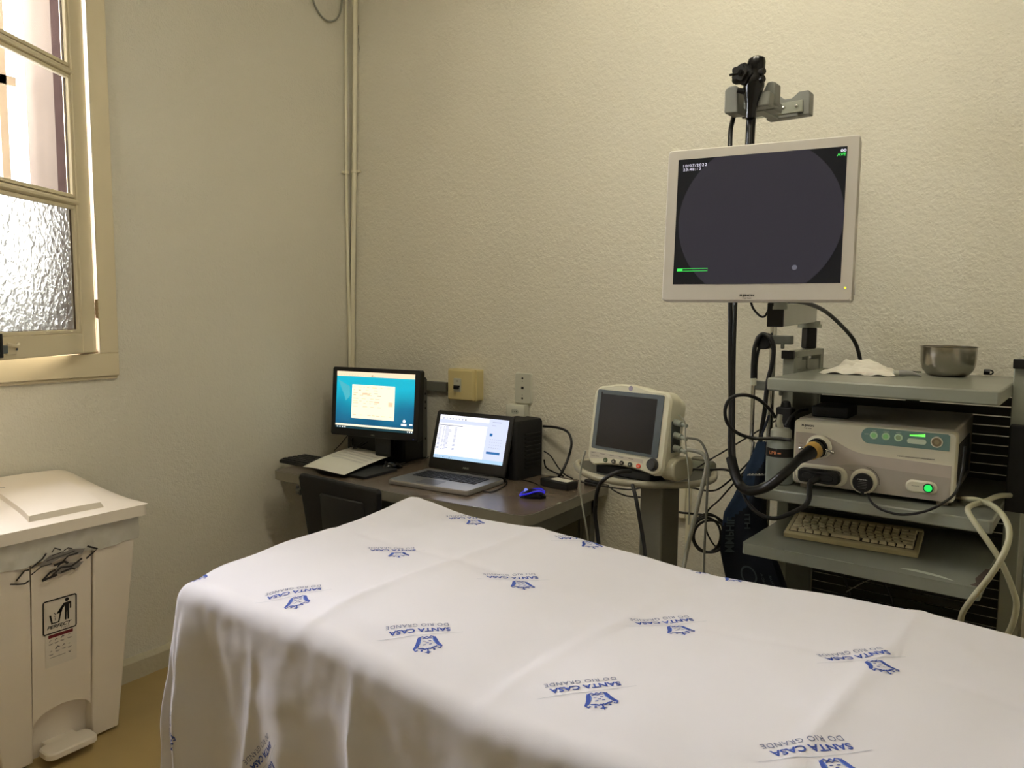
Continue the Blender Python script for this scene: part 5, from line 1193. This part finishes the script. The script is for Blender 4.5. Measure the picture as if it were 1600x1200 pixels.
# ---- navy bag hanging at the side
n1 = 64; outl = [(690, 1183, 1196), (705, 1177, 1196), (735, 1163, 1195), (760, 1153, 1197), (775, 1146, 1192), (800, 1131, 1190), (830, 1127, 1193), (860, 1125, 1198), (890, 1131, 1212), (930, 1140, 1226), (980, 1148, 1240)]
def ol(y):
    for (y0, a0_, b0_), (y1, a1_, b1_) in zip(outl, outl[1:]):
        if y <= y1: t = (y - y0) / (y1 - y0); return a0_ + (a1_ - a0_) * t, b0_ + (b1_ - b0_) * t
    return outl[-1][1:]
def bagpt(s_, t, off=0.0):
    y = 690 + 290 * t; a_, b_ = ol(y); x = a_ + (b_ - a_) * s_
    puff = .022 * max(0, math.sin(PI * min(1, max(0, s_)))) ** .6 * smooth(t * 4) + .008 * math.sin(s_ * 9 + t * 5) * smooth(t * 3)
    return at(x, y, cy=.17 - puff - off)
g = G(); vs = [tuple(bagpt(i / n1, j / n1)) for i in range(n1 + 1) for j in range(n1 + 1)]
fs = []; ms = []
for i in range(n1):
    for j in range(n1):
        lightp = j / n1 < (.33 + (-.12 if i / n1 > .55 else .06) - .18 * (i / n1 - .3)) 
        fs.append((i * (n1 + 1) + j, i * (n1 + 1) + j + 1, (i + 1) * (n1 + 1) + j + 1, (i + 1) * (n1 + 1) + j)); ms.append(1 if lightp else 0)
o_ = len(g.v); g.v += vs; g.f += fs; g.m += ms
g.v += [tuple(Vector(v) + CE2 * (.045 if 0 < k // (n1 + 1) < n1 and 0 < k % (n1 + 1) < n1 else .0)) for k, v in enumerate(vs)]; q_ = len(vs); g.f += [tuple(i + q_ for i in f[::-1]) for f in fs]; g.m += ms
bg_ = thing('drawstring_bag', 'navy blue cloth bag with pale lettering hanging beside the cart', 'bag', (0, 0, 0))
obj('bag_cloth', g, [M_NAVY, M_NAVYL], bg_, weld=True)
g = G()
def bag_text(s, u, t, wu, ht, mi=0, rot=True):
    g = G()
    vs_, fs_, W_, H__ = text2d(s, .02)
    P_ = []
    for a_, b_ in vs_:
        # text runs upward along the bag
        P_.append(tuple(bagpt(u + (b_ / H__) * ht, t - (a_ / W_) * wu, .004)))
    g.v += P_; o2 = len(g.v) - len(P_); g.f += [tuple(i + o2 for i in f) for f in fs_]; g.m += [mi] * len(fs_)
    obj('lettering', g, [M_NAVYT, M_WHITEINK], bg_)
bag_text('MMPHIL', .20, .50, .19, .20); bag_text('HTI', .62, .43, .08, .14); bag_text('ASSISTENCIA', .70, .78, .14, .05); bag_text('HOSPITALAR', .85, .78, .12, .05)
g = G()
for k in range(12): 
    s_ = .22 + .07 * k; p1 = bagpt(s_, .175 - .004 * (k % 2), .004); p2 = bagpt(s_ + .04, .175 - .004 * (k % 2), .004); p3 = bagpt(s_ + .04, .183, .004); p4 = bagpt(s_, .183, .004)
    g.v += [tuple(p1), tuple(p2), tuple(p3), tuple(p4)]; o2 = len(g.v) - 4; g.f.append((o2, o2 + 1, o2 + 2, o2 + 3)); g.m.append(1)
obj('dotted_print', g, [M_NAVYT, M_WHITEINK], bg_)
g = G()
for i in range(20):
    a0_, a1_ = 2 * PI * i / 20, 2 * PI * (i + 1) / 20; q4 = [bagpt(.45 + r * math.cos(a), .72 + r * .35 * math.sin(a), .004) for r, a in ((.15, a0_), (.15, a1_), (.12, a1_), (.12, a0_))]
    g.v += [tuple(p_) for p_ in q4]; o2 = len(g.v) - 4; g.f.append((o2, o2 + 1, o2 + 2, o2 + 3)); g.m.append(0)
obj('round_emblem', g, [M_NAVYT, M_WHITEINK], bg_)
g = G(); g.tube([bagpt(.5, .0), at(1190, 680, cy=.2), at(1196, 665, cy=.24), cart(PLX, PLY - .01, 1.17)], .004, 8); obj('drawstring', g, M_NAVY, bg_)

# ---- things on the top shelf
g = G(); n1, n2 = 34, 22; vs = []; gz = thing('gauze_pack', 'crumpled white gauze and paper wrapping on the top cart shelf', 'gauze', cart(.18, .12, SZ1), CTH)
random.seed(5)
a_ = at(1288, 583, z=SZ1 + .004); b_ = at(1391, 583, z=SZ1 + .004); wd = (b_ - a_).length; ctr = (a_ + b_) / 2 ; gz.location = (ctr.x, ctr.y, SZ1)
def wrap(layer, sx, sy, h, mi, name, m_, oy=0, ox=0):
    g = G(); vs = []
    for i in range(n1 + 1):
        for j in range(n2 + 1):
            s_, t = i / n1 * 2 - 1, j / n2 * 2 - 1
            ex = 1 - abs(s_) ** 3; ey = 1 - abs(t) ** 3
            z = h * (ex * ey) ** .7 * (1 + .16 * math.sin(s_ * 5 + layer) * math.cos(t * 4 + layer * 2)) + .0022 * (1 + math.sin(s_ * 11 + t * 6 + layer)) + .004 * nz(s_, t, 3.0, layer)
            x = s_ * sx * (1 + .05 * math.sin(t * 8 + layer)); y = t * sy * (1 + .08 * math.sin(s_ * 9 + layer * 3))
            vs.append((x + ox, y + oy, z + .0008))
    g.add(vs, [(i * (n2 + 1) + j, (i + 1) * (n2 + 1) + j, (i + 1) * (n2 + 1) + j + 1, i * (n2 + 1) + j + 1) for i in range(n1) for j in range(n2)])
    return obj(name, g, m_, gz, smooth=60)
M_GZ = mat('gauze_white', (.88, .86, .80), rough=.8, noise=.05, nscale=50, bump=.5, bscale=120)
wrap(1, wd * .50, .055, .014, 0, 'paper_wrapper', M_GZ, .02); wrap(2.3, wd * .44, .045, .026, 0, 'gauze_pad', M_GZ, .045, .005); wrap(4.1, wd * .36, .035, .036, 0, 'gauze_pad', M_GZ, .07, -.005)
obj('red_print', G().stroke([(.0, -.036), (.03, -.038), (.06, -.030)], .006, .0085), mat('red_ink', (.62, .22, .18), rough=.7), gz)
p_ = at(1413, 584, z=SZ1 + .008)
tb = thing('ointment_tube', 'small silver ointment tube lying between the gauze and the steel bowl', 'tube', (p_.x, p_.y, SZ1), CTH + R(25))
g = G(); n = 16; prof = [(-.016, .0085, .0085), (-.010, .009, .009), (-.004, .0095, .0095), (.02, .0095, .0075), (.045, .011, .002)]; vs = []
for x, rx, rz in prof:
    for k in range(n): q = 2 * PI * k / n; vs.append((x, rx * math.cos(q), max(rz, .0) * math.sin(q) + (.0095 if x < .04 else .003)))
g.add(vs, [(i * n + k, i * n + (k + 1) % n, (i + 1) * n + (k + 1) % n, (i + 1) * n + k) for i in range(len(prof) - 1) for k in range(n)] + [tuple(range(n)), tuple(range(5 * n - 1, 4 * n - 1, -1))])
obj('tube_body', g, mat('foil_tube', (.62, .62, .62), rough=.3, metal=.5), tb)
g = G(); g.cyl((-.016, 0, .0095), (-.030, 0, .0095), .0085, n=18); g.cyl((-.030, 0, .0095), (-.031, 0, .0095), .004, n=12); obj('cap', g, M_GREYL, tb, bevel=.001)
# steel bowl
cb = at(1478, 589, z=SZ1); l_ = at(1440, 545, cy=0); 
dist = (Vector((cb.x, cb.y, 0))).dot(Vector((-0.5549, 0.8267, 0)))
rb = 39.5 / 1200 * (Vector((cb.x, cb.y + .06, 0)).dot(Vector((-0.55489, 0.82667, 0))) + .03)
bl = thing('steel_bowl', 'round stainless steel bowl on the top cart shelf', 'bowl', (cb.x, cb.y + rb * .55, SZ1))
bh = rb * 1.16
pr_ = [(0.0005, .001), (rb * .55, .001), (rb * .72, bh * .05), (rb * .88, bh * .22), (rb * .955, bh * .45), (rb * .975, bh * .97), (rb * 1.02, bh * .985), (rb * 1.025, bh), (rb * .96, bh), (rb * .94, bh * .45), (rb * .86, bh * .24), (rb * .70, bh * .08), (.0005, bh * .04)]
obj('bowl_body', G().lathe(pr_, 48, cap=False), M_STEEL, bl, smooth=50)
p_ = at(1543, 586, z=SZ1)
cp = thing('rubber_stopper', 'tiny black rubber cap with a loop right of the steel bowl', 'cap', (p_.x, p_.y, SZ1), CTH)
g = G(); g.cyl((-.010, 0, .009), (.006, 0, .009), .009, n=18); g.tube([(.004, 0, .016), (.012, 0, .013), (.014, 0, .008), (.010, 0, .003), (.004, 0, .002)], .0022, 8); obj('cap_body', g, M_BLACK, cp)

# ---- cream keyboard, tilted on its feet
k0 = at(1224, 838, z=SZ3 + .002); k1 = at(1434, 872, z=SZ3 + .002); wd = (k1 - k0).length
ky = math.atan2((k1 - k0).y, (k1 - k0).x)
kbc = thing('cream_keyboard', 'old cream keyboard on the pull-out cart shelf', 'keyboard', (k0.x, k0.y, SZ3), ky)
KD = .150; TK = R(11)
TKM = frame((0, 0, .0), (1, 0, 0), (0, math.cos(TK), math.sin(TK)), (0, -math.sin(TK), math.cos(TK)))
g = G(TKM); g.prism(rrect(wd, KD, .005), 0.002, .016, T=Matrix.Translation((wd / 2, KD / 2, 0)), inset=.002, iz=.002); g.prism(rrect(wd * .99, .012, .002), .015, .019, T=Matrix.Translation((wd / 2, KD - .008, 0))); obj('case', g, M_KEYB, kbc)
g = G(TKM); g.prism(rrect(wd - .022, KD - .034, .002), .0155, .0165, T=Matrix.Translation((wd / 2, KD / 2 - .001, 0))); obj('key_bed', g, mat('key_bed_dark', (.30, .27, .22), rough=.7), kbc)
g = G()
for x in (.03, wd - .03): g.box((x, KD * .93, .013), (.02, .008, .026))
obj('foot', g, M_KEYB, kbc)
U = (wd - .026) / 15.0; V = (KD - .038) / 6.0; caps = {}
rows = [[1, 1.5, 1, 4.5, 1, 1, 1, 1, 1, 1, 1], [1.5] + [1] * 12 + [1.5], [1.25] + [1] * 12 + [1.75], [1] * 14 + [1], [1] * 13 + [2], [1] * 15]
rows[0] = [1, 1, 1, 1, 1, 4, 1, 1, 1, 1, 1, 1]
for r_, row in enumerate(rows):
    x = .013
    for wk in row:
        if (wk) not in caps:
            P0 = rrect(U * wk * .88, V * .84, .001, 1); P1 = [(a_ * .80 if wk < 1.4 else a_ * (1 - .2 / wk), b_ * .72 + .001) for a_, b_ in P0]; k = len(P0)
            gg = G(Matrix.Rotation(TK, 4, 'X')); gg.add([(a_, b_, 0) for a_, b_ in P0] + [(a_, b_, .008) for a_, b_ in P1], [tuple(range(k - 1, -1, -1)), tuple(range(k, 2 * k))] + [(i, (i + 1) % k, k + (i + 1) % k, k + i) for i in range(k)])
            caps[wk] = obj('key', gg, M_KEYC, kbc, smooth=25); o = caps[wk]
        else: o = copy_of(caps[wk], kbc, (0, 0, 0))
        y = .018 + V * (r_ + .5); o.location = TKM @ Vector((x + U * wk / 2, y, .0165)); x += U * wk

# ---- silicone hose loop at the right
hose = [(1578, 774, .26), (1560, 775, .16), (1540, 783, .06), (1520, 789, -.01), (1512, 797, -.05), (1522, 815, -.07), (1545, 848, -.09), (1565, 880, -.09), (1582, 920, -.08), (1588, 950, -.07), (1575, 990, -.06), (1545, 1015, -.06), (1505, 1005, -.07), (1502, 965, -.09),
        (1517, 938, -.11), (1545, 903, -.12), (1568, 866, -.12), (1577, 835, -.10), (1570, 810, -.07), (1552, 791, -.02), (1530, 782, .05), (1508, 779, .12), (1498, 780, .2)]
cable('silicone_hose', 'pale translucent silicone hose twisted in a loop at the cart right side', [at(a_, b_, cy=c_) for a_, b_, c_ in hose], .0068, M_HOSE, 12, 'hose')
# cables beside the cart
cable('power_cable', 'thick black cord arching from the big monitor to behind the top shelf', [at(1232, 471, cy=-.02), at(1262, 474, cy=.1), at(1290, 487, cy=.25), at(1318, 512, cy=.38), at(1336, 535, cy=.45), at(1344, 562, cy=.47), at(1346, 590, cy=.57)], .0062)
cable('monitor_cable', 'short thin black cable looping under the big monitor left of its arm', [at(1172, 468, y=1.93), at(1177, 482, y=1.93), at(1188, 494, y=1.94), at(1196, 493, y=1.95), at(1203, 478, y=1.95)], .0028)
cable('wall_cable', 'thin black cord slanting up from the module past the hanging hoses', [at(1075, 740, y=2.35), at(1110, 718, y=2.45), at(1150, 694, y=2.55), at(1200, 664, y=2.66), at(1225, 650, y=2.72)], .0028)
cable('wall_cable', 'black cord running from the module toward the hanging hoses', [at(1078, 733, y=2.30), at(1105, 734, y=2.30), at(1135, 734, y=2.28), at(1160, 745, y=2.27)], .004)
cable('wall_cable', 'thin black cord curving from behind the stand column up to the hoses', [at(1048, 755, y=2.5), at(1080, 762, y=2.5), at(1113, 767, y=2.48), at(1135, 755, y=2.45), at(1170, 722, y=2.45), at(1195, 690, y=2.5)], .003)
cable('wall_cable', 'thin black cord dropping from the hoses to the coiled cable', [at(1200, 690, y=2.55), at(1170, 728, y=2.55), at(1145, 757, y=2.55), at(1125, 780, y=2.56), at(1105, 800, y=2.6), at(1103, 825, y=2.6), at(1113, 848, y=2.6), at(1128, 862, y=2.6)], .003)
cable('wall_cable', 'black cord running low from behind the stand column to the coil', [at(1040, 793, y=2.6), at(1060, 800, y=2.62), at(1085, 803, y=2.62), at(1105, 805, y=2.62)], .004)
cl = thing('coiled_cable', 'coil of thick black cable hanging between stand and navy bag', 'cable coil', (0, 0, 0))
for k, (cx, cy_, rx, ry) in enumerate(((1106, 833, 24, 30), (1108, 834, 27, 29), (1104, 836, 22, 27), (1110, 838, 26, 25))):
    g = G(); P = [at(cx + rx * math.cos(a_), cy_ + ry * math.sin(a_), y=2.62 - k * .012) for a_ in [2 * PI * i / 20 for i in range(20)]]; P.append(P[0]); g.tube(P, .0045, 8, sub=3); obj('coil_turn', g, M_CABLE, cl)
cable('hanging_cable', 'black cord hanging under the keyboard shelf, left one', [at(1308, 880, cy=.42), at(1320, 905, cy=.42), at(1330, 940, cy=.42), at(1334, 990, cy=.4)], .004)
cable('hanging_cable', 'black cord hanging under the keyboard shelf, right one', [at(1375, 890, cy=.42), at(1384, 915, cy=.42), at(1395, 945, cy=.42), at(1398, 1000, cy=.4)], .004)
cable('hanging_cable', 'thin grey cord slanting under the keyboard shelf', [at(1322, 925, cy=.38), at(1345, 912, cy=.39), at(1372, 900, cy=.4)], .0018, M_GREYC)

# ------------------------------------------------------------------ sub-parts: pieces carried by a part of their thing
def under(root, part, *subs):
    kids = [c for c in COL.objects if c.parent is root]
    base = lambda o: o.name.split('.')[0]
    host = [c for c in kids if base(c) == part][0]
    for c in kids:
        if base(c) in subs and c is not host: c.parent = host
under(bin_, 'body', 'bin_liner', 'sticker', 'centre_panel', 'front_flank'); under(bin_, 'lid', 'lid_panel', 'lid_scuff'); 
under(mon, 'housing', 'screen', 'badge', 'power_led'); under(tw, 'case', 'rear_edge', 'rear_port')
under(lp, 'base', 'keyboard_well', 'key', 'touchpad', 'underside', 'hinge'); under(lp, 'screen_housing', 'screen', 'badge')
under(kb, 'case', 'key'); under(kbc, 'case', 'key', 'key_bed', 'foot')
under(ups, 'case', 'side_louvre', 'front_plate', 'status_light', 'badge'); under(ad, 'brick', 'rating_label'); under(ad2, 'brick', 'rating_label')
under(ch, 'backrest', 'back_shell', 'tilt_knob'); under(ch, 'gas_column', 'base_leg', 'caster'); under(st_, 'base', 'caster')
under(pm, 'housing', 'screen', 'label_strip', 'button', 'dial_knob', 'maker_badge', 'connector_block', 'battery_door'); 
under(ct, 'base', 'caster'); under(ct, 'accessory_pole', 'pole_clamp'); under(ct, 'keyboard_shelf')
under(bmn, 'bezel', 'screen', 'maker_mark', 'power_light', 'power_button')
under(pr, 'front_panel', 'fascia_band', 'control_panel', 'button', 'rocker_button', 'lamp_button', 'level_light', 'lettering', 'socket_ring', 'connector_surround', 'cap_surround', 'power_surround', 'power_button', 'turn_mark')
under(pr, 'case', 'side_vent', 'foot'); under(pr, 'scope_plug', 'amber_collar', 'strain_relief', 'metal_nipple'); under(pr, 'socket_cap', 'cap_tether')
under(hg, 'rear_fork', 'fixing_plate', 'screw'); under(en, 'control_body', 'angulation_knob', 'lock_lever', 'valve_button', 'biopsy_port')
under(bb, 'housing', 'breaker'); under(wp, 'plate', 'hole'); under(so, 'housing', 'socket_face', 'pin_hole')
under(bo, 'bottle_body', 'label_band', 'band_print'); under(bg_, 'bag_cloth', 'lettering', 'dotted_print', 'round_emblem')
GR = {'power_cable': 'black power cables', 'wall_cable': 'black cables strung between the stand and the cart', 'sensor_cable': 'leads hanging from the patient monitor',
      'computer_mouse': 'mice on the desk', 'power_adapter': 'power adapters at the desk end', 'wall_pipe': 'painted pipes in the corner', 'hanging_cable': 'cords under the keyboard shelf',
      'mouse_cable': 'mouse cables on the desk', 'monitor_cable': 'cables under the monitors', 'air_tube': 'black air tubes by the bottle'}
for o in COL.objects:
    k = o.name.split('.')[0]
    if o.parent is None and k in GR: o['group'] = GR[k]
